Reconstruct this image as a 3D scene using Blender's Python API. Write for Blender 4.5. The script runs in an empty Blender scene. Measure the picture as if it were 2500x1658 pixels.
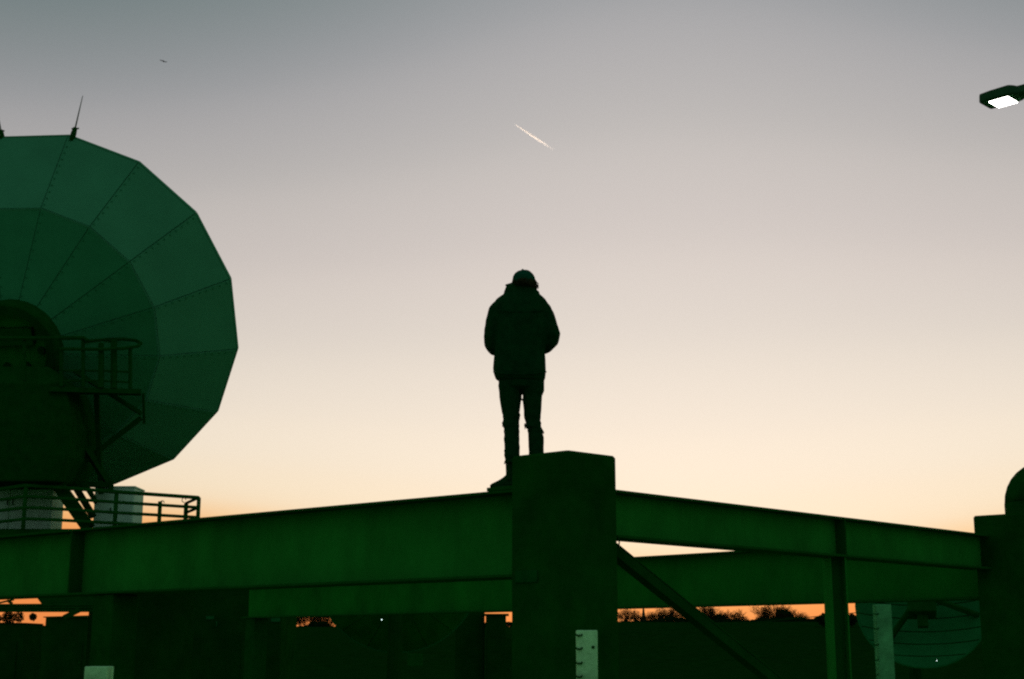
import bpy, bmesh, math, random
from mathutils import Vector, Matrix, noise

scene = bpy.context.scene
col = scene.collection
R = math.radians
random.seed(7)

# ------------------------------------------------------------------ camera
EYE = 1.65
FPX = 3472.0                                   # 50 mm on a 36 mm wide negative, in pixels of a 2500 px frame
TH = math.atan(756.0 / FPX)                    # the camera is tipped up a little over 12 degrees
cam_d = bpy.data.cameras.new('camera')
cam_d.lens = 50.0
cam_d.sensor_width = 36.0
cam_d.clip_start = 0.1
cam_d.clip_end = 200000.0
cam = bpy.data.objects.new('camera', cam_d)
cam.location = (0, 0, EYE)
cam.rotation_euler = (R(90) + TH, 0, 0)
col.objects.link(cam)
scene.camera = cam

# ------------------------------------------------------------------ sky
SUN_AZ = 6.5                                   # degrees to the right of straight ahead
SUN_EL = -0.9                                  # just set: only things high in the air are still sunlit


def lin(*c):
    return tuple(((x / 255) / 12.92 if x / 255 <= 0.04045 else ((x / 255 + 0.055) / 1.055) ** 2.4) for x in c)


world = bpy.data.worlds.new('World')
scene.world = world
world.use_nodes = True
nt = world.node_tree
nt.nodes.clear()


def nd(tree, t, **kw):
    n = tree.nodes.new(t)
    for k, v in kw.items():
        setattr(n, k, v)
    return n


def mth(op, a, b=None, c=None, clamp=False):
    n = nd(nt, 'ShaderNodeMath', operation=op, use_clamp=clamp)
    for i, x in enumerate((a, b, c)):
        if x is None:
            continue
        if isinstance(x, (int, float)):
            n.inputs[i].default_value = x
        else:
            nt.links.new(x, n.inputs[i])
    return n.outputs[0]


def ramp(fac, stops, interp='CARDINAL'):
    n = nd(nt, 'ShaderNodeValToRGB')
    cr = n.color_ramp
    cr.interpolation = interp
    while len(cr.elements) < len(stops):
        cr.elements.new(0.5)
    for e, (p, c) in zip(cr.elements, stops):
        e.position = p
    for e, (p, c) in zip(cr.elements, stops):
        e.position = p
        e.color = (*lin(*c), 1)
    nt.links.new(fac, n.inputs[0])
    return n.outputs[0]


tc = nd(nt, 'ShaderNodeTexCoord')
sep = nd(nt, 'ShaderNodeSeparateXYZ')
nt.links.new(tc.outputs['Generated'], sep.inputs[0])
sx, sy, sz = sep.outputs
elev = mth('MAXIMUM', mth('MULTIPLY', mth('ARCSINE', sz), 180 / math.pi), 0.0)
azs = mth('SUBTRACT', mth('MULTIPLY', mth('ARCTAN2', sx, sy), 180 / math.pi), SUN_AZ)
# away from the sun's azimuth the glow lies lower, so the same height is a later, darker colour
q = mth('DIVIDE', azs, 19.0)
fall = mth('SUBTRACT', 1.0, mth('EXPONENT', mth('MULTIPLY', mth('MULTIPLY', q, q), -1.0)))
eff = mth('MAXIMUM', mth('ADD', elev, mth('MULTIPLY', fall, mth('MULTIPLY_ADD', elev, 0.60, -6.6))), 0.0)
SPAN = 60.0
front = ramp(mth('DIVIDE', eff, SPAN, clamp=True), [
    (0.0 / SPAN, (255, 152, 82)), (1.7 / SPAN, (255, 172, 102)), (2.7 / SPAN, (255, 202, 144)), (3.9 / SPAN, (254, 229, 195)),
    (6.0 / SPAN, (252, 235, 211)), (8.5 / SPAN, (246, 232, 214)), (12.0 / SPAN, (230, 219, 207)), (16.0 / SPAN, (214, 204, 197)),
    (20.5 / SPAN, (194, 188, 184)), (25.7 / SPAN, (163, 163, 164)), (32.0 / SPAN, (120, 133, 134)), (42.0 / SPAN, (116, 130, 137)),
    (1.0, (114, 130, 140))])
back = ramp(mth('DIVIDE', elev, 90.0, clamp=True), [
    (0.0, (128, 126, 131)), (0.1, (136, 136, 142)), (0.3, (130, 140, 149)), (1.0, (114, 130, 140))], 'EASE')
cosd = mth('COSINE', mth('MULTIPLY', azs, math.pi / 180))
side = mth('DIVIDE', mth('SUBTRACT', mth('MULTIPLY_ADD', cosd, 0.5, 0.5), 0.22), 0.93 - 0.22, clamp=True)
side = mth('MULTIPLY', mth('MULTIPLY', side, side), mth('MULTIPLY_ADD', side, -2.0, 3.0))
mix = nd(nt, 'ShaderNodeMix', data_type='RGBA')
nt.links.new(side, mix.inputs[0])
nt.links.new(back, mix.inputs[6])
nt.links.new(front, mix.inputs[7])
bg1 = nd(nt, 'ShaderNodeBackground')
nt.links.new(mth('MULTIPLY_ADD', fall, -0.14, 0.96), bg1.inputs[1])
nt.links.new(mix.outputs[2], bg1.inputs[0])
sky = nd(nt, 'ShaderNodeTexSky', sky_type='NISHITA')
sky.sun_disc = False
sky.sun_elevation = R(SUN_EL)
sky.sun_rotation = R(SUN_AZ)
sky.dust_density = 2.0
bg2 = nd(nt, 'ShaderNodeBackground')
bg2.inputs[1].default_value = 0.05
nt.links.new(sky.outputs[0], bg2.inputs[0])
addn = nd(nt, 'ShaderNodeAddShader')
nt.links.new(bg1.outputs[0], addn.inputs[0])
nt.links.new(bg2.outputs[0], addn.inputs[1])
out = nd(nt, 'ShaderNodeOutputWorld')
nt.links.new(addn.outputs[0], out.inputs[0])

# ------------------------------------------------------------------ sun (below the horizon at ground level: it only reaches the contrail)
sun_d = bpy.data.lights.new('sun', 'SUN')
sun_d.energy = 5.0
sun_d.angle = R(0.5)
sun_d.color = (1.0, 0.80, 0.62)
sun = bpy.data.objects.new('sun', sun_d)
ca, sa, ce, se = math.cos(R(SUN_AZ)), math.sin(R(SUN_AZ)), math.cos(R(SUN_EL)), math.sin(R(SUN_EL))
sun.rotation_euler = Vector((sa * ce, ca * ce, se)).to_track_quat('Z', 'Y').to_euler()
sun.location = (0, 0, 50)
col.objects.link(sun)

vs = scene.view_settings
vs.view_transform = 'Standard'
vs.look = 'None'
vs.exposure = 0.0
vs.gamma = 1.0
vs.use_curve_mapping = False
scene.render.dither_intensity = 2.0
scene.render.engine = 'CYCLES'
scene.cycles.max_bounces = 6
scene.cycles.volume_bounces = 3
scene.cycles.filter_width = 2.2
scene.cycles.use_denoising = False             # keep the grain
scene.cycles.sample_clamp_indirect = 2.0

# ------------------------------------------------------------------ helpers
FW = Vector((0, math.cos(TH), math.sin(TH)))
UPV = Vector((0, -math.sin(TH), math.cos(TH)))


def P(u, v, Y):
    """the point at depth Y (metres ahead) that lies in the direction of photo position u, v"""
    d = FW * FPX + Vector((1, 0, 0)) * (u - 1250) + UPV * (829 - v)
    return Vector((0, 0, EYE)) + d * (Y / d.y)


def Pz(u, v, z):
    d = FW * FPX + Vector((1, 0, 0)) * (u - 1250) + UPV * (829 - v)
    return Vector((0, 0, EYE)) + d * ((z - EYE) / d.z)


MATS = {}


def mat(name, rgb, rough=0.7, var=0.25, scale=6.0, bump=0.15, metal=0.0, spec=0.0, streak=0.0):
    if name in MATS:
        return MATS[name]
    m = bpy.data.materials.new(name)
    m.use_nodes = True
    t = m.node_tree
    b = t.nodes['Principled BSDF']
    b.inputs['Roughness'].default_value = rough
    b.inputs['Metallic'].default_value = metal
    b.inputs['Specular IOR Level'].default_value = spec
    co = nd(t, 'ShaderNodeTexCoord')
    n1 = nd(t, 'ShaderNodeTexNoise')
    n1.inputs['Scale'].default_value = scale
    n1.inputs['Detail'].default_value = 6
    n1.inputs['Roughness'].default_value = 0.65
    mp = nd(t, 'ShaderNodeMapping')
    mp.inputs['Scale'].default_value = (1, 1, 1 - 0.8 * streak)
    t.links.new(co.outputs['Object'], mp.inputs[0])
    t.links.new(mp.outputs[0], n1.inputs['Vector'])
    cr = nd(t, 'ShaderNodeValToRGB')
    cr.color_ramp.elements[0].position = 0.3
    cr.color_ramp.elements[1].position = 0.72
    cr.color_ramp.elements[0].color = (*[c * (1 - var) for c in rgb], 1)
    cr.color_ramp.elements[1].color = (*[c * (1 + var) for c in rgb], 1)
    t.links.new(n1.outputs['Fac'], cr.inputs[0])
    t.links.new(cr.outputs[0], b.inputs['Base Color'])
    if bump:
        n2 = nd(t, 'ShaderNodeTexNoise')
        n2.inputs['Scale'].default_value = scale * 7
        n2.inputs['Detail'].default_value = 4
        t.links.new(co.outputs['Object'], n2.inputs['Vector'])
        bp = nd(t, 'ShaderNodeBump')
        bp.inputs['Strength'].default_value = bump
        bp.inputs['Distance'].default_value = 0.02
        t.links.new(n2.outputs['Fac'], bp.inputs['Height'])
        t.links.new(bp.outputs[0], b.inputs['Normal'])
    MATS[name] = m
    return m


def emit(name, rgb, s):
    m = bpy.data.materials.new(name)
    m.use_nodes = True
    t = m.node_tree
    t.nodes.clear()
    e = nd(t, 'ShaderNodeEmission')
    e.inputs[0].default_value = (*rgb, 1)
    e.inputs[1].default_value = s
    o = nd(t, 'ShaderNodeOutputMaterial')
    t.links.new(e.outputs[0], o.inputs[0])
    return m


class MB:
    def __init__(self):
        self.v = []
        self.f = []

    def add(self, vs, fs):
        o = len(self.v)
        self.v += [Vector(x) for x in vs]
        self.f += [tuple(i + o for i in f) for f in fs]
        return self

    def obox(self, c, ax, ay, az):
        """oriented box: centre and three half-axis vectors"""
        c = Vector(c)
        vs = [c + ax * i + ay * j + az * k for k in (-1, 1) for j in (-1, 1) for i in (-1, 1)]
        return self.add(vs, [(0, 2, 3, 1), (4, 5, 7, 6), (0, 1, 5, 4), (2, 6, 7, 3), (0, 4, 6, 2), (1, 3, 7, 5)])

    def box(self, c, s):
        return self.obox(c, Vector((s[0] / 2, 0, 0)), Vector((0, s[1] / 2, 0)), Vector((0, 0, s[2] / 2)))

    def bar(self, a, b, w, h, up=Vector((0, 0, 1))):
        a, b = Vector(a), Vector(b)
        d = (b - a)
        t = d.normalized()
        s = t.cross(up)
        s = s.normalized() if s.length > 1e-5 else Vector((1, 0, 0))
        n = s.cross(t)
        return self.obox((a + b) / 2, d / 2, s * w / 2, n * h / 2)

    def loft(self, rings, cap=True):
        n = len(rings[0])
        vs = [p for r in rings for p in r]
        fs = []
        for i in range(len(rings) - 1):
            for j in range(n):
                k = (j + 1) % n
                fs.append((i * n + j, i * n + k, (i + 1) * n + k, (i + 1) * n + j))
        if cap:
            fs.append(tuple(range(n - 1, -1, -1)))
            fs.append(tuple((len(rings) - 1) * n + j for j in range(n)))
        return self.add(vs, fs)

    def tube(self, pts, rad, n=8, cap=True):
        pts = [Vector(p) for p in pts]
        if not isinstance(rad, (list, tuple)):
            rad = [rad] * len(pts)
        rings = []
        ref = None
        for i, p in enumerate(pts):
            t = (pts[min(i + 1, len(pts) - 1)] - pts[max(i - 1, 0)]).normalized()
            if ref is None:
                ref = Vector((0, 0, 1)) if abs(t.z) < 0.9 else Vector((1, 0, 0))
            s = t.cross(ref).normalized()
            ref = s.cross(t)
            rings.append([p + (s * math.cos(a) + ref * math.sin(a)) * rad[i] for a in [2 * math.pi * k / n for k in range(n)]])
        return self.loft(rings, cap)

    def ball(self, c, r, n=12, m=8):
        c = Vector(c)
        if not isinstance(r, (tuple, list)):
            r = (r, r, r)
        rings = []
        for i in range(m + 1):
            ph = math.pi * (i / m) if 0 < i < m else (0.02 if i == 0 else math.pi - 0.02)
            rings.append([c + Vector((r[0] * math.sin(ph) * math.cos(2 * math.pi * k / n), r[1] * math.sin(ph) * math.sin(2 * math.pi * k / n),
                                      -r[2] * math.cos(ph))) for k in range(n)])
        return self.loft(rings)

    def build(self, name, m, parent=None, base=None, smooth=False, bevel=0):
        o = Vector((0, 0, 0))
        p = parent
        while p is not None:
            o = o + p.location
            p = p.parent
        loc = Vector((0, 0, 0))
        if parent is None and base is not None:
            loc = Vector(base)
            o = loc
        me = bpy.data.meshes.new(name)
        me.from_pydata([x - o for x in self.v], [], self.f)
        me.update()
        if len(self.f) < 5000:                  # outward normals
            bm_ = bmesh.new()
            bm_.from_mesh(me)
            bmesh.ops.recalc_face_normals(bm_, faces=bm_.faces)
            bm_.to_mesh(me)
            bm_.free()
        if smooth:
            for pl in me.polygons:
                pl.use_smooth = True
        me.materials.append(m)
        ob = bpy.data.objects.new(name, me)
        ob.location = loc
        col.objects.link(ob)
        if parent is not None:
            ob.parent = parent
        if bevel:
            bm = ob.modifiers.new('bevel', 'BEVEL')
            bm.width = bevel
            bm.segments = 2
            bm.limit_method = 'ANGLE'
        return ob


def tag(o, label, cat, group=None, kind='thing'):
    o['label'] = label
    o['category'] = cat
    if group:
        o['group'] = group
    if kind:
        o['kind'] = kind
    return o


def empty(name, loc, label, cat, group=None):
    o = bpy.data.objects.new(name, None)
    o.location = Vector(loc)
    o.empty_display_size = 0.2
    col.objects.link(o)
    return tag(o, label, cat, group)


def struct(o):
    o['kind'] = 'structure'
    return o


Z = Vector((0, 0, 1))
# ------------------------------------------------------------------ materials
M_GRASS = mat('dark_grass', (0.003, 0.034, 0.003), 1.0, 0.4, 0.6, 0.3, spec=0.0)
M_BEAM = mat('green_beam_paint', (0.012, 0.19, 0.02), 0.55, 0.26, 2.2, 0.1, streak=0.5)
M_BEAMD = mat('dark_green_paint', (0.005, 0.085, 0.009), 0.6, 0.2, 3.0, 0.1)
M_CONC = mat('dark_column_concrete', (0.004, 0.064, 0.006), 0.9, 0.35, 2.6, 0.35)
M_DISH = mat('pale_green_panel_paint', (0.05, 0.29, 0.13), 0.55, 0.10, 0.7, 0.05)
M_DISHD = mat('dish_skin_dark', (0.006, 0.13, 0.03), 0.7, 0.15, 1.5, 0.05)
M_STEEL = mat('dark_steel', (0.004, 0.062, 0.007), 0.6, 0.25, 4.0, 0.1)
M_PALE = mat('pale_cabinet_paint', (0.44, 0.8, 0.52), 0.6, 0.12, 2.5, 0.1)
M_POST = mat('pale_post_paint', (0.32, 0.76, 0.32), 0.7, 0.34, 9.0, 0.3)
M_BARK = mat('bark', (0.03, 0.026, 0.006), 0.9, 0.3, 5.0, 0.0)
M_LEAF = mat('evergreen_leaf', (0.004, 0.026, 0.004), 0.8, 0.3, 2.0, 0.0)
M_JACKET = mat('dark_jacket_cloth', (0.003, 0.044, 0.011), 0.9, 0.3, 14.0, 0.4)
M_JEANS = mat('dark_denim', (0.003, 0.042, 0.01), 0.9, 0.3, 30.0, 0.4)
M_BOOT = mat('dark_leather', (0.004, 0.046, 0.01), 0.6, 0.3, 20.0, 0.3)
M_CAP = mat('cap_cloth', (0.003, 0.075, 0.034), 0.9, 0.25, 30.0, 0.3)
M_HAIR = mat('brown_hair', (0.022, 0.03, 0.01), 0.7, 0.3, 30.0, 0.0)
M_SKIN = mat('skin', (0.33, 0.17, 0.11), 0.6, 0.12, 12.0, 0.1)
M_WOOD = mat('dark_post_wood', (0.02, 0.05, 0.015), 0.9, 0.3, 6.0, 0.2)
M_BIRD = mat('dark_feathers', (0.02, 0.03, 0.02), 0.8, 0.2, 20.0, 0.0)
M_STONE = mat('church_stone', (0.05, 0.07, 0.04), 0.9, 0.2, 0.5, 0.0)
M_HUT = mat('hut_cladding', (0.004, 0.05, 0.005), 0.8, 0.25, 1.2, 0.1)
M_DISH2 = mat('dish_mesh_paint', (0.01, 0.15, 0.035), 0.6, 0.18, 2.0, 0.05)

# ------------------------------------------------------------------ ground: one sheet with a low ridge 400 m ahead


def sst(a, b, x):
    t = min(1, max(0, (x - a) / (b - a)))
    return t * t * (3 - 2 * t)


def gheight(x, y):
    r = sst(120, 395, y) * (1 - sst(430, 900, y))
    h = r * (7.2 + 0.4 * noise.noise(Vector((x / 45.0, y / 60.0, 3.1))) + 1.3 * sst(-5, 35, x))
    if y > 60:
        h += 0.25 * noise.noise(Vector((x / 12.0, y / 12.0, 0.4))) * sst(60, 120, y)
    return h


def graded(lo, hi, fine):
    a = []
    x = fine[0]
    while x <= fine[1]:
        a.append(x)
        x += fine[2]
    s = fine[2]
    x = a[-1]
    up = []
    while x < hi:
        s *= 1.45
        x += s
        up.append(min(x, hi))
    s = fine[2]
    x = fine[0]
    dn = []
    while x > lo:
        s *= 1.45
        x -= s
        dn.append(max(x, lo))
    return dn[::-1] + a + up


gx = graded(-60000, 60000, (-260, 260, 6.5))
gy = graded(-60000, 60000, (-20, 440, 8))
g = MB()
g.v = [Vector((x, y, gheight(x, y))) for y in gy for x in gx]
nx = len(gx)
g.f = [(j * nx + i, j * nx + i + 1, (j + 1) * nx + i + 1, (j + 1) * nx + i) for j in range(len(gy) - 1) for i in range(nx - 1)]
struct(g.build('ground', M_GRASS, smooth=True))

bounce = MB().box((0, 22, 0.0), (130, 104, 0.012))  # unseen slab, added to bounce sky light up onto undersides
struct(bounce.build('unseen_bounce_slab', mat('bounce_slab_colour', (0.15, 0.36, 0.11), 0.95, 0.3, 0.8, 0.2, spec=0.0)))

# ------------------------------------------------------------------ the frame: two concrete columns, three deep steel beams
ZT = EYE + 1.237                                # top of the beams
ZC = EYE + 1.476                                # top of the columns


def square_column(name, F, Lc, Rc, Bk, label, ztop, m=M_CONC, z0=0.0):
    o = empty(name, ((F + Bk) / 2).to_3d(), label, 'column')
    sh = MB()
    cen = (F + Bk) / 2
    prof = [F, Rc, Bk, Lc]
    pts = []
    for i in range(4):                         # chamfered corners
        a, b, c = prof[i - 1], prof[i], prof[(i + 1) % 4]
        pts += [b + (a - b) * 0.02, b + (c - b) * 0.02]
    rings = []
    zs = [z0 + (ztop - z0) * k / 14 for k in range(15)]
    zs[-1] -= 0.02
    for k, zz in enumerate(zs):
        rings.append([Vector((*(cen + (p - cen) * (1 + 0.012 * (1 - zz / ztop) + 0.004 * noise.noise(Vector((p.x * 3, p.y * 3, zz * 2))))), zz)) for p in pts])
    rings.append([Vector((*(cen + (p - cen) * 0.955), ztop)) for p in pts])
    sh.loft(rings)
    sh.build('shaft', m, o)
    ft = MB()
    ft.loft([[Vector((*(cen + (p - cen) * 1.5), zz)) for p in pts] for zz in (-0.3, 0.12)])
    ft.build('footing', m, o)
    return o


V2 = Vector
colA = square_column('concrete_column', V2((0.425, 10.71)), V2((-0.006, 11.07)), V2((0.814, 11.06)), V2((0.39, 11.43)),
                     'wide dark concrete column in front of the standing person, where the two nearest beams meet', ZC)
# a lighter cast-in plate on the left face
pl = MB()
f0, f1 = V2((0.425, 10.72)), V2((0.012, 11.07))
dd = (f1 - f0).normalized()
nn = V2((-dd.y, dd.x))
if nn.y > 0:
    nn = -nn
cc = f0 + dd * 0.40
pl.obox((*(cc + nn * 0.012), 2.19), (dd * 0.11).to_3d(), (nn * 0.012).to_3d(), Z * 0.045)
pl.build('cast_in_plate', mat('plate_paint', (0.003, 0.072, 0.010), 0.8, 0.3, 6, 0.2), colA, bevel=0.004)
ey = MB()                                      # loop of wire hanging beside the column under the right-hand beam
ey.tube([P(1507, 1308, 11.12), P(1511, 1316, 11.10), P(1512, 1326, 11.10), P(1509, 1338, 11.12)], 0.006, 6)
ey.build('wire_loop', M_STEEL, colA)

BX = Vector((5.15 - 0.012, 15.95 - 11.07))
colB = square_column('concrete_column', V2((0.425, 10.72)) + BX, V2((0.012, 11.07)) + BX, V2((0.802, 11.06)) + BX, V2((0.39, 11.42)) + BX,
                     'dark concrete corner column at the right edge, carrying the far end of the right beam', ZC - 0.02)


def beam(S, E, depth, fw, label, stiff=(), ft=0.022, mweb=M_BEAM, end_plate=False):
    """I beam: S, E are the ends of its near upper flange edge"""
    S, E = Vector(S), Vector(E)
    S.z = E.z = ZT
    d = (E - S).normalized()
    nb = Vector((-d.y, d.x, 0))
    if nb.y < 0:
        nb = -nb
    L = (E - S).length
    o = empty('steel_beam', S + nb * fw / 2 - Z * depth, label, 'beam')
    mid = (S + E) / 2 + nb * fw / 2
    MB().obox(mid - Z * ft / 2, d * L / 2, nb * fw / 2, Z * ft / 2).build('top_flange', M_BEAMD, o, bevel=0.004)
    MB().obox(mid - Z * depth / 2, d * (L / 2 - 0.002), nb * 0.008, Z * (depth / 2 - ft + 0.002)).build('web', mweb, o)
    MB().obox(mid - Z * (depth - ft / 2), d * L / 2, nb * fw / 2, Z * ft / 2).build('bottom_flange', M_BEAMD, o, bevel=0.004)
    for t in stiff:
        p = S + d * t + nb * (fw / 4 - 0.004) - Z * depth / 2
        MB().obox(p, d * 0.008, nb * (fw / 4 - 0.010), Z * (depth / 2 - ft)).build('stiffener', M_BEAMD, o)
    # weld bead along the web foot
    wb = MB()
    wb.tube([S + nb * (fw / 2 - 0.014) - Z * (depth - ft - 0.004), E + nb * (fw / 2 - 0.014) - Z * (depth - ft - 0.004)], 0.008, 6)
    wb.build('weld_bead', M_BEAMD, o)
    return o, d, nb


LS, LE = Pz(1247, 1195, ZT), Pz(0, 1308, ZT)
ld = (LE - LS).normalized()
beamL, _, lnb = beam(LS - ld * 0.30, LE + ld * 4.0, 0.685, 0.36, 'deep green steel beam running left from the central column, under the person', stiff=(6.32,))
pk = MB()
pk.obox(LS - ld * 0.06 + lnb * 0.17 + Z * 0.0165, ld * 0.31, lnb * 0.172, Z * 0.0145)
pk.build('packing_plate', M_BEAMD, beamL, bevel=0.003)
RS, RE = Pz(1503, 1195, ZT), Pz(2380, 1301, ZT)
rd = (RE - RS).normalized()
beamR, _, rnb = beam(RS - rd * 0.20, RE + rd * 0.35, 0.378, 0.26, 'shallow green steel beam running right from the central column to the corner column', stiff=(3.60,))
BS, BE = Pz(2343, 1313, ZT), Pz(1700, 1350.5, ZT)
bd = (BE - BS).normalized()
bS = BS - bd * 0.28
bE = BS + bd * 14.1
beamB, _, bnb = beam(bS, bE, 0.690, 0.34, 'deep green steel beam at the back, passing behind the central column', mweb=mat('rear_beam_paint', (0.007, 0.155, 0.013), 0.6, 0.3, 1.6, 0.1, streak=0.5))

# slim H post under the right beam
hp = RS + rd * 3.37 + rnb * 0.13
o = empty('steel_post', (hp.x, hp.y, 0), 'slim green H-section post holding up the right beam', 'post')
zt = ZT - 0.378 - 0.004
m2 = MB()
ax = Vector((1, 0.25, 0)).normalized()
ay = Vector((-ax.y, ax.x, 0))
c0 = Vector((hp.x, hp.y, zt / 2))
MB().obox(c0 - ax * 0.078, ax * 0.007, ay * 0.08, Z * zt / 2).build('flange', M_BEAM, o)
MB().obox(c0 + ax * 0.078, ax * 0.007, ay * 0.08, Z * zt / 2).build('flange', M_BEAM, o)
MB().obox(c0, ax * 0.070, ay * 0.005, Z * zt / 2).build('web', M_BEAMD, o)
MB().obox((hp.x, hp.y, 0.01), ax * 0.15, ay * 0.15, Z * 0.012).build('base_plate', M_BEAMD, o)

# diagonal brace from the column down to the right


def on_plane(u, v, pt, n):
    d = FW * FPX + Vector((1, 0, 0)) * (u - 1250) + UPV * (829 - v)
    c = Vector((0, 0, EYE))
    return c + d * ((pt - c).dot(n) / d.dot(n))


brp = RS + rnb * 0.13
a = on_plane(1490, 1341, brp, rnb)
b = on_plane(1672, 1488, brp, rnb)
dv = (b - a)
b = a + dv * ((0.05 - a.z) / dv.z)
o = empty('diagonal_brace', (b.x, b.y, 0), 'dark diagonal steel brace sloping down to the right from the central column', 'brace')
MB().bar(a, b, 0.10, 0.085).build('strut', M_STEEL, o, bevel=0.006)
MB().box((b.x, b.y, 0.03), (0.4, 0.4, 0.06)).build('foot_plate', M_STEEL, o)
t_ = (b - a).normalized()
s_ = t_.cross(Z).normalized()
MB().bar(a + s_.cross(t_) * 0.048, b + s_.cross(t_) * 0.048, 0.11, 0.008).build('edge_strip', M_BEAMD, o)

# square column further left under the left beam
cq = LS + ld * 5.42 + lnb * 0.18
w_ = 0.235
o = square_column('concrete_column', V2((cq.x + 0.04, cq.y - w_)), V2((cq.x - w_, cq.y + 0.02)), V2((cq.x + w_, cq.y)), V2((cq.x, cq.y + w_)),
                  'dark concrete column under the left beam, near the left edge', ZT - 0.690, M_CONC)
# column under the far end of the rear beam
ce_ = BS + bd * 13.85 + bnb * 0.17
w_ = 0.2
o = square_column('concrete_column', V2((ce_.x, ce_.y - w_)), V2((ce_.x - w_, ce_.y)), V2((ce_.x + w_, ce_.y)), V2((ce_.x, ce_.y + w_)),
                  'far concrete column under the left end of the rear beam', ZT - 0.695, M_STEEL)


# pale marker posts with little hooks
def marker_post(u0, u1, vtop, Y, label, hooks, bolt=None, pm=M_POST):
    a, b = P(u0, vtop, Y), P(u1, vtop, Y)
    w = b.x - a.x
    cx = (a.x + b.x) / 2
    o = empty('fence_post', (cx, Y, 0), label, 'post', 'pale posts at the bottom of the frame')
    s = MB()
    n = 9
    rings = []
    for k in range(n + 1):
        zz = a.z * k / n
        j = [0.002 * noise.noise(Vector((zz * 5, i, cx))) for i in range(4)]
        rings.append([Vector((cx - w / 2 + j[0], Y - w / 2, zz)), Vector((cx + w / 2 + j[1], Y - w / 2, zz)), Vector((cx + w / 2 + j[2], Y + w / 2, zz)), Vector((cx - w / 2 + j[3], Y + w / 2, zz))])
    s.loft(rings)
    s.build('post_body', pm, o, bevel=0.006)
    for v in hooks:
        p = P(u0, v, Y - w / 2 - 0.01)
        h = MB()
        h.tube([p + Vector((-0.004, 0.0, 0.010)), p + Vector((0.006, 0, 0)), p + Vector((w * 0.24, 0, 0.0)), p + Vector((w * 0.29, 0, 0.012))], 0.0065, 6)
        h.build('hook', M_STEEL, o)
    if bolt:
        p = P(bolt[0], bolt[1], Y - w / 2 - 0.006)
        MB().tube([p, p + Vector((0.0, 0.01, 0))], 0.011, 8).build('bolt', M_STEEL, o)
    return o


marker_post(1407, 1457, 1539, 9.6, 'pale upright post with dark hooks in front of the wide central column', (1552, 1585, 1620, 1653, 1687), (1448, 1580))
marker_post(2134, 2171, 1476, 13.0, 'pale upright post in front of the small dish at lower right', (1500, 1536, 1575, 1612, 1648), None, mat('darker_post_tone', (0.08, 0.38, 0.13), 0.8, 0.35, 7.0, 0.25))  # darker in tone than the other two posts
marker_post(215, 271, 1627, 9.0, 'short pale post top at the bottom left corner', (1668,))

# ------------------------------------------------------------------ the big dish, seen from behind
DC = Vector((-13.129, 40.0, 11.033))
DB = Vector((-0.0922, -0.8664, -0.4907)).normalized()
E1 = Vector((0.99439, -0.10581, 0.0))
E2 = DB.cross(E1).normalized()
DR, DI, DH, DD, PH = 5.279, 3.573, 1.30, 2.97, 1.3638


def dpt(r, k, off=0.0, D=DD):
    a = PH - k * math.pi / 8
    return DC + DB * (D * (1 - (r / DR) ** 2) + off) + (E1 * math.cos(a) + E2 * math.sin(a)) * r


dish = empty('satellite_dish', (DC.x - 0.6, 39.0, 0), 'huge sixteen-sided satellite dish seen from behind at the left edge', 'satellite dish')
sk = MB()
for (r0, r1) in ((DH * 0.8, DI), (DI, DR)):
    for k in range(16):
        sk.add([dpt(r0, k), dpt(r0, k + 1), dpt(r1, k + 1), dpt(r1, k), dpt(r0, k, -0.05), dpt(r0, k + 1, -0.05), dpt(r1, k + 1, -0.05), dpt(r1, k, -0.05)],
               [(0, 3, 2, 1), (4, 5, 6, 7), (2, 3, 7, 6)])
sk.build('reflector_skin', M_DISHD, dish)


def panel(r0, r1, k, gap, th):
    # corner points of one flat sheet, pulled in by the joint, overlapping its neighbour a little on one side
    a0, a1 = dpt(r0, k), dpt(r0, k + 1)
    b0, b1 = dpt(r1, k), dpt(r1, k + 1)
    ga, gb = gap / (a1 - a0).length, gap / (b1 - b0).length
    gr = gap / (b0 - a0).length

    def q(s, t):
        lo = a0.lerp(a1, ga + (1 - 2 * ga) * s)
        hi = b0.lerp(b1, gb + (1 - 2 * gb) * s)
        return lo.lerp(hi, gr + (1 - 2 * gr) * t)
    n = (a1 - a0).cross(b0 - a0).normalized()
    if n.dot(DB) < 0:
        n = -n
    c = [q(0, 0), q(1, 0), q(1, 1), q(0, 1)]
    lo = [x + n * 0.008 for x in c]
    hi = [x + n * (0.008 + th + (0.014 if i in (0, 3) else 0.0)) for i, x in enumerate(c)]
    return MB().add(lo + hi, [(0, 3, 2, 1), (4, 5, 6, 7), (0, 1, 5, 4), (1, 2, 6, 5), (2, 3, 7, 6), (3, 0, 4, 7)]), n, q


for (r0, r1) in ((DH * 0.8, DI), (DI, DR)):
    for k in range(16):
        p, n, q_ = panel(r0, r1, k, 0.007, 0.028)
        po = p.build('panel', M_DISH if r1 == DR else mat('inner_panel_darker', (0.026, 0.225, 0.080), 0.55, 0.12, 0.7, 0.05), dish)  # inner ring has a darker tone than the outer ring
        rv = MB()                               # a row of bolts beside the joint
        nb_ = 11
        for i in range(nb_):
            for sx_ in ((0.035,) if r1 == DR else (0.05,)):
                c = q_(sx_, (i + 0.5) / nb_) + n * 0.062
                t1 = (E1 - n * E1.dot(n)).normalized()
                t2 = n.cross(t1)
                ring = [c + (t1 * math.cos(x * math.pi / 3) + t2 * math.sin(x * math.pi / 3)) * 0.019 for x in range(6)]
                rv.loft([[x - n * 0.03 for x in ring], [x + n * 0.012 for x in ring]])
        ro = rv.build('bolt_row', mat('bolt_zinc', (0.010, 0.17, 0.055), 0.6, 0.1, 5, 0), po)
        ro['kind'] = 'stuff'
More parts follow.
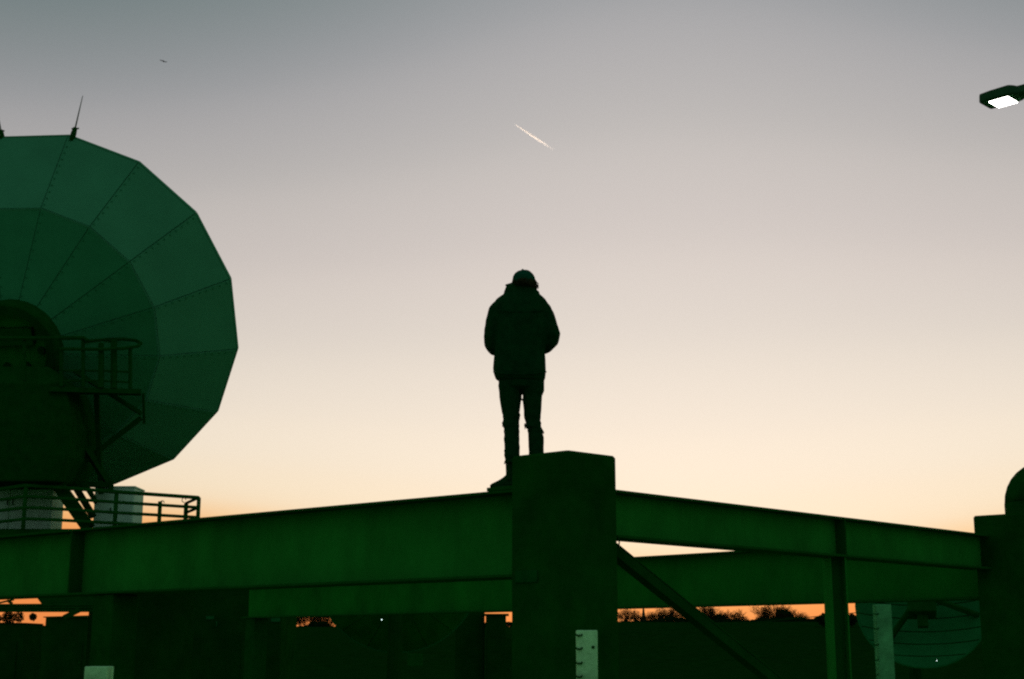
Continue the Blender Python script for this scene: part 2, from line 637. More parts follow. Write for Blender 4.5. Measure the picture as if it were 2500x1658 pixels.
rim = MB()
rp = [dpt(DR + 0.02, k, -0.02) for k in range(17)]
for k in range(16):
    rim.bar(rp[k], rp[k + 1], 0.07, 0.12, DB)
rim.build('rim', M_DISH, dish)
band = MB()
for k in range(16):
    band.bar(dpt(DI, k, 0.05), dpt(DI, k + 1, 0.05), 0.05, 0.02, DB)
band.build('joint_band', M_DISH, dish)
# hub: dark drum ring with a pale inner plate and openings
HC = DC + DB * (DD * (1 - (DH / DR) ** 2))


def circ(c, r, n=32):
    return [c + (E1 * math.cos(2 * math.pi * k / n) + E2 * math.sin(2 * math.pi * k / n)) * r for k in range(n)]


hb = MB()
hb.loft([circ(HC - DB * 0.25, DH), circ(HC + DB * 0.42, DH), circ(HC + DB * 0.46, DH - 0.05), circ(HC + DB * 0.46, DH - 0.28), circ(HC + DB * 0.12, DH - 0.30)], cap=False)
hub = hb.build('hub_ring', M_STEEL, dish, smooth=False)
MB().loft([circ(HC - DB * 0.1, DH - 0.27), circ(HC + DB * 0.13, DH - 0.27)]).build('hub_plate', M_BEAM, hub)
for (x, y) in ((0.28, -0.52), (-0.28, -0.52), (0.75, -0.1), (-0.75, -0.1)):
    c = HC + E1 * x + E2 * y
    MB().loft([[c + DB * 0.13 + (E1 * math.cos(i * math.pi / 6) + E2 * math.sin(i * math.pi / 6)) * 0.11 for i in range(12)],
               [c + DB * 0.20 + (E1 * math.cos(i * math.pi / 6) + E2 * math.sin(i * math.pi / 6)) * 0.10 for i in range(12)]]).build('cable_port', M_STEEL, hub)
MB().obox(HC + DB * 0.2 + E2 * 0.32, E1 * 0.62, E2 * 0.24, DB * 0.10).build('junction_box', M_BEAMD, hub, bevel=0.02)
# lightning rods on the rim
for kk, (bu, bv, mu, mv, tu, tv) in ((0, (174, 343, 184, 312, 202, 234)), (-1, (6, 346, 2, 318, -14, 232))):
    yy = dpt(DR, kk).y
    b0, b1, b2 = P(bu, bv + 3, yy), P(mu, mv, yy), P(tu, tv, yy)
    rb = MB().tube([b0, b0.lerp(b1, 0.55), b1], [0.075, 0.085, 0.06], 8).build('rod_bracket', M_STEEL, dish)
    MB().tube([b1 + Vector((-0.10, 0, -0.03)), b1 + Vector((0.10, 0, -0.02))], 0.022, 6).build('clamp', M_STEEL, rb)
    MB().tube([b1, b2], [0.022, 0.009], 6).build('lightning_rod', M_STEEL, dish)
# the mount behind the reflector: elevation box, yoke arms, diagonal truss
mt = MB()
mc = P(40, 1010, 37.4)
rings = []
for (v, hw, yn, yf) in ((905, 105, 36.6, 38.0), (950, 150, 36.4, 38.6), (1040, 165, 36.5, 39.0), (1120, 150, 36.7, 39.2), (1178, 118, 36.9, 39.2)):
    l_, r_ = P(30 - hw, v, 37.2), P(30 + hw, v, 37.2)
    rings.append([Vector((l_.x, yn, l_.z)), Vector((r_.x, yn, l_.z)), Vector((r_.x, yf, l_.z)), Vector((l_.x, yf, l_.z))])
mt.loft(rings)
mt.build('mount_housing', M_STEEL, dish, bevel=0.05)
for (a, b, w) in (((150, 1000, 37.5), (262, 1176, 38.6), 0.16), ((235, 950, 37.6), (246, 1186, 38.6), 0.12), ((345, 1020, 38.4), (150, 1170, 38.2), 0.12), ((350, 960, 38.2), (352, 1035, 38.4), 0.06),
                  ((180, 905, 37.3), (345, 1010, 38.3), 0.1), ((60, 1180, 38.2), (265, 1184, 38.4), 0.14)):
    MB().bar(P(*a), P(*b), w, w).build('truss_member', M_STEEL, dish)
for (a, b, w) in (((138, 1178, 37.6), (217, 1290, 37.6), 0.30), ((178, 1178, 38.2), (228, 1262, 38.2), 0.16), ((205, 1178, 38.0), (236, 1228, 38.0), 0.12),
                  ((245, 1174, 38.4), (247, 1206, 38.4), 0.12), ((271, 1174, 38.4), (272, 1204, 38.4), 0.11), ((-40, 1175, 38.0), (-60, 1300, 38.0), 0.3)):
    MB().bar(P(*a), P(*b), w, w).build('mount_leg', M_STEEL, dish)
# service platform on the mount: deck, posts, looped hand rail
pf = MB()
dk = [P(120, 944, 36.2), P(345, 950, 36.6), P(345, 956, 37.9), P(120, 950, 37.6)]
pf.add(dk + [x - Z * 0.12 for x in dk], [(0, 1, 2, 3), (4, 7, 6, 5), (0, 4, 5, 1), (1, 5, 6, 2), (2, 6, 7, 3), (3, 7, 4, 0)])
deck = pf.build('service_deck', M_STEEL, dish)
rl = MB()
rl.tube([P(-40, 826, 36.2), P(90, 826, 36.2), P(205, 825, 36.2), P(214, 832, 36.2)], 0.055, 6)
rl.tube([P(145, 852, 36.2), P(245, 853, 36.2), P(300, 851, 36.4), P(338, 845, 36.7), P(345, 838, 37.2), P(330, 831, 37.6), P(300, 828, 37.8), P(250, 829, 37.8), P(206, 833, 37.6)], 0.045, 6)
rl.build('hand_rail', M_STEEL, deck)
for (u, v0, v1, yy, r_) in ((203, 826, 944, 36.25, 0.05), (247, 838, 946, 36.35, 0.075), (278, 830, 948, 36.5, 0.085), (318, 848, 948, 36.6, 0.05), (150, 850, 944, 36.25, 0.05), (60, 826, 930, 36.25, 0.045)):
    MB().tube([P(u, v0, yy), P(u, v1, yy)], r_, 6).build('rail_post', M_STEEL, deck)
for v in (905, 930):
    MB().tube([P(150, v, 36.25), P(247, v, 36.35), P(318, v + 3, 36.6)], 0.03, 6).build('mid_rail', M_STEEL, deck)

# ------------------------------------------------------------------ antenna deck with its tower, cabinets and railing
ZD = P(240, 1297, 38).z
tw = empty('antenna_tower', (-11.0, 40.5, 0), 'dark round tower under the antenna deck, behind the left beam', 'tower')
tcx = P(352, 1400, 41).x
MB().loft([[Vector((tcx + 1.45 * math.cos(2 * math.pi * k / 20), 41 + 1.45 * math.sin(2 * math.pi * k / 20), zz)) for k in range(20)] for zz in (0, ZD - 0.4)]).build('shaft', M_HUT, tw)
MB().box((-14.0, 40.5, ZD - 0.2), (13.0, 6.6, 0.4)).build('deck_slab', M_CONC, tw, bevel=0.03)
MB().box((-17.3, 40.5, (ZD - 0.4) / 2), (1.0, 1.0, ZD - 0.4)).build('deck_pier', M_CONC, tw)


def cabinet(u0, u1, vt, Y, label, zb, notch=None, dep=1.0):
    a, b = P(u0, vt, Y), P(u1, vt, Y)
    o = empty('equipment_cabinet', ((a.x + b.x) / 2, Y + dep / 2, zb), label, 'cabinet')
    cx = (a.x + b.x) / 2
    w = b.x - a.x
    MB().box((cx, Y + dep / 2, (a.z + zb) / 2), (w, dep, a.z - zb)).build('body', M_PALE, o, bevel=0.02)
    lid = MB().box((cx, Y + dep / 2, a.z + 0.025), (w + 0.05, dep + 0.05, 0.045)).build('lid', M_PALE, o, bevel=0.01)
    dh = a.z - zb - 0.2
    for s in (-1, 1):
        dr = MB().box((cx + s * w * 0.245, Y - 0.012, zb + 0.1 + dh / 2), (w * 0.46, 0.02, dh)).build('door', M_PALE, o, bevel=0.006)
        MB().box((cx + s * 0.07, Y - 0.035, zb + 0.1 + dh / 2), (0.03, 0.025, 0.16)).build('handle', M_STEEL, dr)
    if notch:
        p0, p1 = P(notch[0], notch[2], Y - 0.03), P(notch[1], notch[3], Y - 0.03)
        MB().box(((p0.x + p1.x) / 2, Y - 0.03, (p0.z + p1.z) / 2), (p1.x - p0.x, 0.03, abs(p0.z - p1.z))).build('vent', M_STEEL, o)
    return o


cabinet(-70, 133, 1150, 38.9, 'large pale cabinet behind the railing at the left edge, under the big dish', ZD, (28, 50, 1150, 1160))
cabinet(232, 329, 1191, 38.9, 'narrow pale cabinet behind the railing, right of the dish legs', ZD, (246, 268, 1193, 1200))

rg = empty('railing', (-12, 38.0, ZD), 'dark four-bar steel railing along the antenna deck', 'railing')
vt = [((-120, 1203), 37.2), ((0, 1194), 37.1), ((62, 1185), 37.0), ((130, 1189), 37.2), ((300, 1202), 37.5), ((485, 1215), 37.9)]
vb = [((-120, 1296), 37.2), ((0, 1287), 37.1), ((62, 1280), 37.0), ((130, 1282), 37.2), ((300, 1291), 37.5), ((485, 1300), 37.9)]
tops = [P(*a, y) for a, y in vt]
bots = [P(*a, y) for a, y in vb]
for i, fr in enumerate((0.0, 0.285, 0.57, 0.86)):
    pts = [t.lerp(b, fr) for t, b in zip(tops, bots)]
    MB().tube(pts, 0.05 if i == 0 else 0.042, 8).build('rail', M_BEAMD, rg, smooth=True)
for (u, y) in ((-90, 37.15), (63, 37.02), (284, 37.47), (390, 37.7), (485, 37.9)):
    fr = None
    for i in range(len(vt) - 1):
        if vt[i][0][0] <= u <= vt[i + 1][0][0]:
            fr = (u - vt[i][0][0]) / (vt[i + 1][0][0] - vt[i][0][0])
            a, b = tops[i].lerp(tops[i + 1], fr), bots[i].lerp(bots[i + 1], fr)
            break
    if u == 390:
        a = a.lerp(b, 0.18)
    MB().tube([Vector((a.x, a.y + 0.03, ZD - 0.02)), Vector((a.x, a.y + 0.03, a.z))], 0.055, 8).build('post', M_BEAMD, rg, smooth=True)
e0 = tops[-1]
back_ = P(455, 1221, 39.4)
for fr in (0.0, 0.285, 0.57):
    MB().tube([e0.lerp(bots[-1], fr), Vector((back_.x, back_.y, e0.lerp(bots[-1], fr).z))], 0.042, 8).build('rail', M_BEAMD, rg, smooth=True)
MB().tube([Vector((back_.x, back_.y, ZD)), Vector((back_.x, back_.y, e0.z))], 0.06, 8).build('post', M_BEAMD, rg, smooth=True)
for (u, v, y) in ((396, 1228, 37.7), (449, 1221, 39.3)):
    c = P(u, v, y)
    MB().tube([c + Vector((0.055 * math.cos(t), 0, 0.06 * math.sin(t))) for t in [k * math.pi / 5 for k in range(9)]], 0.012, 5).build('chain_ring', M_BEAMD, rg)

# ------------------------------------------------------------------ pipe rack in the gap under the left beam
pr = empty('pipe_rack', P(100, 1600, 30), 'low rack of dark horizontal pipes seen through the gap at far left', 'pipe rack')
pr.location.z = 0
for (v0, v1, r_) in ((1477.8, 1477.0, 0.031), (1484.4, 1483.2, 0.028), (1490.8, 1490.8, 0.030)):
    MB().tube([P(-160, v0 + 1, 30), P(60, v0, 30), P(260, v1, 30)], r_, 8).build('pipe', M_STEEL, pr)
tb = MB()
sl = [P(101, 1474, 30), P(92, 1462, 30), P(92, 1440, 30), P(270, 1430, 30), P(270, 1488, 30), P(150, 1488, 30)]
tb.loft([[x for x in sl], [x + Vector((0, 0.8, 0)) for x in sl]])
tb.build('duct_box', M_STEEL, pr)
MB().bar(P(156, 1508, 30), P(194, 1489, 30), 0.06, 0.10).build('brace', M_STEEL, pr)
MB().tube([P(18, 1466, 30), P(30, 1474, 30)], 0.03, 6).build('bracket', M_STEEL, pr)
MB().bar(P(-20, 1476, 30), P(34, 1464, 30), 0.03, 0.035).build('bracket', M_STEEL, pr)
for u in (245, -130):
    p = P(u, 1480, 30.05)
    MB().box((p.x, p.y, p.z / 2), (0.14, 0.14, p.z)).build('stanchion', M_STEEL, pr)

# ------------------------------------------------------------------ huts in the dark behind
def hut(u0, u1, v, Y, dep, label, pitch=0.0, vents=()):
    a, b = P(u0, v, Y), P(u1, v, Y)
    o = empty('equipment_hut', ((a.x + b.x) / 2, Y + dep / 2, 0), label, 'hut')
    cx, w, h = (a.x + b.x) / 2, b.x - a.x, a.z
    MB().box((cx, Y + dep / 2, h / 2), (w, dep, h)).build('wall', M_HUT, o)
    rf = MB()
    x0, x1, y0, y1 = a.x - 0.1, b.x + 0.1, Y - 0.1, Y + dep + 0.1
    rf.add([(x0, y0, h + 0.004), (x1, y0, h + 0.004), (x1, y1, h + 0.004), (x0, y1, h + 0.004), (x0, y0, h + 0.05), (x1, y0, h + 0.05 + pitch), (x1, y1, h + 0.05 + pitch), (x0, y1, h + 0.05)],
           [(0, 3, 2, 1), (4, 5, 6, 7), (0, 1, 5, 4), (1, 2, 6, 5), (2, 3, 7, 6), (3, 0, 4, 7)])
    rf.build('roof', M_STEEL, o)
    dr = MB().box((cx + w * 0.2, Y - 0.02, 1.02), (0.9, 0.04, 2.0)).build('door', M_HUT, o)
    MB().box((cx + w * 0.2 + 0.36, Y - 0.06, 1.0), (0.05, 0.05, 0.12)).build('handle', M_BEAMD, dr)
    for (u, vv, pw, ph) in vents:
        p = P(u, vv, Y - 0.03)
        MB().box((p.x, Y - 0.03, p.z), (pw, 0.05, ph)).build('vent', M_DISHD, o)
    return o


hut(470, 690, 1428, 56, 4.0, 'flat-roofed dark hut between the round tower and the far column', 0, ((673, 1513, 0.35, 0.16), (513, 1508, 0.3, 0.12), (529, 1523, 0.04, 0.2)))
hob_ = hut(1186, 1235, 1502, 50, 1.6, 'low dark hut just left of the central column, below the rear beam', 0)
pa_, pb_ = P(1112, 1484, 50.3), P(1182, 1484, 50.3)
MB().box(((pa_.x + pb_.x) / 2, 50.9, pa_.z / 2), (pb_.x - pa_.x, 1.0, pa_.z)).build('plant_box', M_HUT, hob_)
hut(112, 214, 1508, 72, 3.0, 'small dark hut with a sloping roof in the gap at far left', 0.06)
hut(-60, 60, 1521, 75, 3.0, 'low dark hut at the left edge, below the pipes', -0.05)

# ------------------------------------------------------------------ smaller dishes


def small_dish(C, b, Rr, D, n, label, m, th=0.03, rings=3):
    b = b.normalized()
    e1 = Z.cross(b).normalized()
    e2 = b.cross(e1)
    o = empty('satellite_dish', (C.x, C.y, 0), label, 'satellite dish')

    def pt(r, a, off=0.0):
        return C + b * (D * (1 - (r / Rr) ** 2) + off) + (e1 * math.cos(a) + e2 * math.sin(a)) * r
    for k in range(n):
        pn = MB()
        a0, a1 = 2 * math.pi * k / n + 0.004, 2 * math.pi * (k + 1) / n - 0.004
        rr = [Rr * (0.08 + 0.92 * i / rings) for i in range(rings + 1)]
        aa = [a0, (a0 + a1) / 2, a1]
        vs_ = [pt(r, a, s) for s in (0, th) for r in rr for a in aa]
        nn_ = (rings + 1) * 3
        fs_ = []
        for i in range(rings):
            for j in range(2):
                q0 = i * 3 + j
                fs_ += [(q0, q0 + 3, q0 + 4, q0 + 1), (q0 + nn_, q0 + 1 + nn_, q0 + 4 + nn_, q0 + 3 + nn_)]
            fs_ += [(i * 3, i * 3 + nn_, i * 3 + 3 + nn_, i * 3 + 3), (i * 3 + 2, i * 3 + 5, i * 3 + 5 + nn_, i * 3 + 2 + nn_)]
        for j in range(2):
            q0 = rings * 3 + j
            fs_.append((q0, q0 + nn_, q0 + 1 + nn_, q0 + 1))
        pn.add(vs_, fs_)
        pn.build('petal', m, o)
    rm = MB()
    rm.tube([pt(Rr, 2 * math.pi * k / 48, th / 2) for k in range(49)], 0.035, 6)
    rm.build('rim', M_DISHD, o)
    return o, pt, e1, e2


C1 = P(974, 1412, 45)
dM, ptM, e1M, e2M = small_dish(C1, Vector((0.1, -1, -0.45)), 2.47, 0.75, 16, 'dark round dish half hidden behind the rear beam, left of the central column', mat('dull_dish_paint', (0.006, 0.10, 0.009), 0.8, 0.3, 1.5, 0.1))
bM = Vector((0.1, -1, -0.45)).normalized()
bkm = MB()
bkm.loft([[ptM(2.45 * f, 2 * math.pi * k / 32, -0.02) for k in range(32)] for f in (0.995, 0.7, 0.4, 0.05)], cap=False)
bkm.build('backing_shell', M_HUT, dM)
MB().tube([C1 + bM * 0.7, C1 + bM * 1.3], [0.5, 0.42], 12).build('hub', M_STEEL, dM)
MB().tube([Vector((C1.x, C1.y - 1.1, 0)), Vector((C1.x, C1.y - 1.1, C1.z - 0.4))], [0.24, 0.2], 12).build('pedestal', M_HUT, dM)
p = P(1013, 1611, 43.2)
MB().box((p.x, p.y, p.z), (0.44, 0.3, 0.36)).build('control_box', M_BEAMD, dM, bevel=0.02)
MB().ball(P(932, 1513, 43.4), 0.015, 8, 6).build('led_glint_dot', emit('white_led', (0.75, 1.0, 0.95), 3.0), dM)

# lower right: pale dish facing us, made of horizontal strips
C2 = P(2250, 1478, 26.0)
b2 = Vector((0.28, 1, -0.35)).normalized()
e1 = Z.cross(b2).normalized()
e2 = b2.cross(e1)
if e2.z < 0:
    e2 = -e2
d2 = empty('satellite_dish', (C2.x, C2.y, 0), 'small pale dish facing the camera at lower right, behind the pale post', 'satellite dish')
R2, D2 = 1.15, 0.36


def pt2(x, y, off=0.0):
    return C2 + b2 * (D2 * (1 - (x * x + y * y) / (R2 * R2)) + off) + e1 * x + e2 * y


NS = 9
for i in range(NS):
    y0, y1 = -R2 + 2 * R2 * i / NS + 0.011, -R2 + 2 * R2 * (i + 1) / NS - 0.011
    st = MB()
    rows = []
    for off in (0.0, 0.02):
        for j in range(4):
            y = y0 + (y1 - y0) * j / 3
            w = math.sqrt(max(0.0004, R2 * R2 - y * y))
            rows.append([pt2(-w + 2 * w * k / 12, y, off) for k in range(13)])
    vs_ = [q for r in rows for q in r]
    fs_ = []
    for j in range(3):
        for k in range(12):
            q0 = j * 13 + k
            fs_ += [(q0, q0 + 1, q0 + 14, q0 + 13), (q0 + 52, q0 + 65, q0 + 66, q0 + 53)]
    for k in range(12):
        fs_ += [(k, k + 52, k + 53, k + 1), (39 + k, 40 + k, 92 + k, 91 + k)]
    st.add(vs_, fs_)
    st.build('strip', M_DISH2, d2)
MB().tube([pt2(R2 * math.cos(2 * math.pi * k / 40), R2 * math.sin(2 * math.pi * k / 40), 0.01) for k in range(41)], 0.02, 6).build('rim', M_DISHD, d2)
bk = MB()
bk.loft([[pt2(R2 * f * math.cos(2 * math.pi * k / 24), R2 * f * math.sin(2 * math.pi * k / 24), 0.03) for k in range(24)] for f in (0.99, 0.7, 0.4, 0.05)], cap=False)
bk.build('backing_shell', M_BEAMD, d2)
FO = C2 - b2 * 0.55
MB().obox(FO - e2 * 0.12, e1 * 0.24, e2 * 0.26, b2 * 0.2).build('feed_box', M_STEEL, d2, bevel=0.02)
for (x, y) in ((0.75, 0.62), (-0.8, 0.45), (-0.95, -0.15), (0.62, -0.62)):
    MB().tube([FO, pt2(x, y)], 0.055, 6).build('feed_strut', M_STEEL, d2)
MB().obox(FO - e2 * 0.3 + e1 * 0.0, e1 * 0.09, e2 * 0.3, b2 * 0.06).build('cable_duct', M_STEEL, d2)
MB().tube([Vector((C2.x, C2.y + 0.65, 0)), Vector((C2.x, C2.y + 0.65, C2.z))], 0.12, 10).build('mast', M_STEEL, d2)
MB().ball(P(2287, 1613, 25.2), 0.006, 8, 6).build('led_glint_dot', MATS.setdefault('glint', emit('glint_glow', (0.8, 1.0, 0.95), 3.0)), d2)  # a glint on the dish, put in as a tiny glowing ball

# domed tank behind the right corner column
tk = empty('domed_tank', (P(2556, 1228, 20).x, 20, 0), 'tall dark domed tank rising behind the right corner column', 'tank')
tc_ = P(2556, 1228, 20)
rt = tc_.x - P(2457, 1228, 20).x
MB().loft([[Vector((tc_.x + rt * math.cos(2 * math.pi * k / 32), 20 + rt * math.sin(2 * math.pi * k / 32), zz)) for k in range(32)] for zz in (0, 1.2, 2.4, tc_.z)], cap=True).build('shell', M_STEEL, tk, smooth=False)
dm = MB()
dm.loft([[Vector((tc_.x + rt * 0.995 * math.cos(h) * math.cos(2 * math.pi * k / 32), 20 + rt * 0.995 * math.cos(h) * math.sin(2 * math.pi * k / 32), tc_.z + 0.003 + rt * 1.02 * math.sin(h))) for k in range(32)]
         for h in [R(x) for x in (0, 12, 24, 36, 48, 60, 72, 82, 88)]])
dm.build('dome', M_STEEL, tk, smooth=True)
MB().loft([[Vector((tc_.x + (rt + d_) * math.cos(2 * math.pi * k / 32), 20 + (rt + d_) * math.sin(2 * math.pi * k / 32), zz)) for k in range(32)]
           for (d_, zz) in ((0.0, tc_.z - 0.20), (0.02, tc_.z - 0.19), (0.02, tc_.z - 0.15), (0.0, tc_.z - 0.14))], cap=False).build('band', M_STEEL, tk)

# ------------------------------------------------------------------ street lamp
zl = P(2411, 246, 18).z
la = Vector((0.707, -0.707, 0))
lb = Vector((0.707, 0.707, 0))
LM = Pz(2449, 247.5, zl)               # centre of the lit panel
pole = LM + la * 2.3
lamp = empty('street_lamp', (pole.x, pole.y, 0), 'lit LED street lamp head on an arm entering from the right edge', 'street lamp')
hd = MB()


def lsec(t, w, z0, z1, ch):
    c = LM + la * t
    return [c + lb * (-w) + Z * (z0 + ch), c + lb * (-w + ch) + Z * z0, c + lb * (w - ch) + Z * z0, c + lb * w + Z * (z0 + ch), c + lb * (w * 0.93) + Z * (z1 - ch), c + lb * (w * 0.6) + Z * z1,
            c + lb * (-w * 0.6) + Z * z1, c + lb * (-w * 0.93) + Z * (z1 - ch)]


hd.loft([lsec(-0.265, 0.15, 0.01, 0.125, 0.015), lsec(-0.245, 0.175, 0.0, 0.145, 0.02), lsec(-0.10, 0.18, 0.0, 0.155, 0.02), lsec(0.15, 0.18, 0.0, 0.16, 0.02),
         lsec(0.20, 0.165, 0.0, 0.145, 0.02), lsec(0.25, 0.13, 0.0, 0.125, 0.015), lsec(0.60, 0.12, 0.0, 0.12, 0.015)])
M_LAMP = mat('lamp_housing', (0.02, 0.085, 0.03), 0.5, 0.15, 8.0, 0.05)
hd.build('lamp_head', M_LAMP, lamp)
MB().obox(LM - Z * 0.004, la * 0.145, lb * 0.155, Z * 0.0035).build('light_plate', M_LAMP, lamp)
M_LED = emit('led_white', (1.0, 0.97, 0.90), 14.0)
lm0 = None
for i in range(8):
    for j in range(6):
        c = LM + la * (-0.14 + 0.28 * (i + 0.5) / 8) + lb * (-0.15 + 0.30 * (j + 0.5) / 6) - Z * 0.0085
        if lm0 is None:
            x = MB()
            rr = [(0.0165, 0.0), (0.0155, -0.006), (0.010, -0.010)]
            x.loft([[c + la * r_ * math.cos(t) + lb * r_ * 1.4 * math.sin(t) + Z * z_ for t in [k * math.pi / 4 for k in range(8)]] for r_, z_ in rr])
            lm0 = x.build('led', M_LED, lamp)
            c00 = c.copy()
        else:
            q = lm0.copy()
            col.objects.link(q)
            q.parent = lamp
            q.location = lm0.location + (c - c00)
MB().tube([LM + la * 0.5 + Z * 0.055, LM + la * 1.2 + Z * 0.03, LM + la * 2.0 - Z * 0.02, LM + la * 2.3 - Z * 0.08], [0.05, 0.05, 0.055, 0.06], 10).build('arm', M_LAMP, lamp, smooth=True)
MB().tube([Vector((pole.x, pole.y, 0)), Vector((pole.x, pole.y, zl))], [0.11, 0.07], 12).build('pole', M_LAMP, lamp, smooth=True)

# ------------------------------------------------------------------ the person on the beam, seen from behind
YP = 11.42


def W(u, v, dy=0.0):
    return P(u, v, YP) + Vector((0, dy, 0))


person = empty('person', (W(1262, 1190).x, YP + 0.03, ZT + 0.03), 'person in jacket, cap and jeans standing on the beam with back to camera', 'person')


def ell(u0, u1, v, dep, dy=0.0, n=20, jit=0.0, sq=1.0, seed=0):
    """ring of a body section between two outline positions"""
    a, b = W(u0, v, dy), W(u1, v, dy)
    c = (a + b) / 2
    hw = (b.x - a.x) / 2
    r_ = []
    for k in range(n):
        t = 2 * math.pi * k / n
        ct, st = math.cos(t), math.sin(t)
        j = 1 + jit * noise.noise(Vector((ct * 1.6 + seed, st * 1.6, v * 0.09)))
        r_.append(c + Vector((hw * math.copysign(abs(ct) ** sq, ct) * j, dep * math.copysign(abs(st) ** sq, st) * j, 0)))
    return r_


def rmsh(o, vox, smooth_it=4):
    r_ = o.modifiers.new('remesh', 'REMESH')
    r_.mode = 'VOXEL'
    r_.voxel_size = vox
    r_.use_smooth_shade = True
    if smooth_it:
        s = o.modifiers.new('smooth', 'SMOOTH')
        s.iterations = smooth_it
        s.factor = 0.5


# body: one continuous surface (head with face turned to the left, neck, trunk, arms, hands, legs, feet)
bd_ = MB()
hc = W(1279, 694)
fdir = Vector((-0.72, 0.68, -0.10)).normalized()           # where the face looks
fr_ = fdir.cross(Z).normalized()
fu = fr_.cross(fdir)
rings = []
for i, (h, rx, rf) in enumerate(((-0.125, 0.030, 0.035), (-0.11, 0.045, 0.058), (-0.085, 0.058, 0.075), (-0.05, 0.066, 0.088), (-0.01, 0.072, 0.094), (0.03, 0.075, 0.097), (0.07, 0.070, 0.092), (0.10, 0.052, 0.07), (0.118, 0.02, 0.028))):
    rings.append([hc + fu * h + fr_ * rx * math.cos(t) + fdir * (rf * math.sin(t) + (0.012 if h < -0.04 else 0)) for t in [2 * math.pi * k / 16 for k in range(16)]])
bd_.loft(rings)
bd_.tube([hc + fdir * 0.088 + fu * 0.02, hc + fdir * 0.118 - fu * 0.022, hc + fdir * 0.098 - fu * 0.032], [0.010, 0.016, 0.012], 8)      # nose
bd_.ball(hc + fdir * 0.085 - fu * 0.066, (0.02, 0.014, 0.008))                                                                     # lips
bd_.ball(hc + fdir * 0.082 - fu * 0.098, (0.022, 0.018, 0.014))                                                                    # chin
for s in (-1, 1):
    bd_.ball(hc + fr_ * 0.076 * s - fu * 0.012, (0.014, 0.022, 0.032), 10, 8)                                                          # ears
bd_.tube([W(1277, 712), W(1272, 745)], [0.056, 0.064], 12)
bd_.loft([ell(1235, 1305, 733, 0.075), ell(1214, 1330, 750, 0.10), ell(1212, 1330, 790, 0.115), ell(1218, 1322, 850, 0.105), ell(1218, 1322, 905, 0.11), ell(1228, 1316, 930, 0.10), ell(1236, 1308, 945, 0.07)])
LEGL = [(944, 1228, 1262, 0.0), (983, 1230, 1263, 0.0), (1018, 1233, 1262, 0.01), (1046, 1236, 1262, 0.0), (1102, 1242, 1260, -0.02), (1140, 1247, 1257, 0.0), (1178, 1247, 1257, 0.0)]
LEGR = [(944, 1280, 1316, 0.0), (983, 1285, 1315, 0.0), (1018, 1287, 1315, 0.01), (1046, 1293, 1320, 0.0), (1102, 1299, 1320, -0.01), (1140, 1304, 1316, 0.0), (1178, 1304, 1316, 0.0)]
for leg in (LEGL, LEGR):
    bd_.loft([ell(a, b, v, (b - a) * 0.0017 + 0.004, dy, 14) for (v, a, b, dy) in leg])
bd_.tube([W(1258, 1180, -0.02), W(1238, 1183, 0.02), W(1213, 1187, 0.06)], [0.022, 0.022, 0.016], 8)
bd_.tube([W(1308, 1180, -0.01), W(1309, 1184, 0.06), W(1312, 1187, 0.15)], [0.022, 0.022, 0.016], 8)
ARML = [(W(1219, 752), 0.050), (W(1206, 795, -0.005), 0.044), (W(1204, 834, 0.02), 0.039), (W(1222, 846, 0.15), 0.033), (W(1248, 842, 0.24), 0.026)]
ARMR = [(W(1326, 752), 0.050), (W(1341, 795, -0.005), 0.044), (W(1346, 826, 0.02), 0.039), (W(1326, 842, 0.15), 0.033), (W(1298, 840, 0.24), 0.026)]
for arm, s in ((ARML, 1), (ARMR, -1)):
    bd_.tube([p for p, _ in arm], [r_ for _, r_ in arm], 10)
    wr = arm[-1][0]
    pd = Vector((s * 0.75, 0.62, 0.10)).normalized()
    pu = Vector((0, 0, 1)) - pd * pd.z
    pu.normalize()
    bd_.obox(wr + pd * 0.045, pd * 0.048, pu * 0.038, pd.cross(pu) * 0.013)
    for i, (o_, ln) in enumerate(((0.030, 0.068), (0.010, 0.078), (-0.010, 0.072), (-0.029, 0.056))):     # four fingers, bent
        k0 = wr + pd * 0.088 + pu * o_
        bn = pd.cross(pu) * (0.5 * s)
        k1 = k0 + pd * ln * 0.5
        k2 = k1 + (pd * 0.7 - bn).normalized() * ln * 0.32
        k3 = k2 + (pd * 0.2 - bn * 1.6).normalized() * ln * 0.25
        bd_.tube([k0, k1, k2, k3], [0.0095, 0.009, 0.0085, 0.0075], 6)
    t0 = wr + pd * 0.03 + pu * 0.034
    bd_.tube([t0, t0 + pu * 0.028 + pd * 0.022, t0 + pu * 0.034 + pd * 0.05], [0.012, 0.0105, 0.009], 6)
body = bd_.build('body', M_SKIN, person)
rmsh(body, 0.0065, 2)
for s in (-1, 1):
    eo = MB().ball(hc + fdir * 0.090 + fr_ * 0.031 * s + fu * 0.004, 0.0115, 10, 8).build('eye', mat('eye_white', (0.5, 0.5, 0.48), 0.3, 0.05, 5, 0), body)

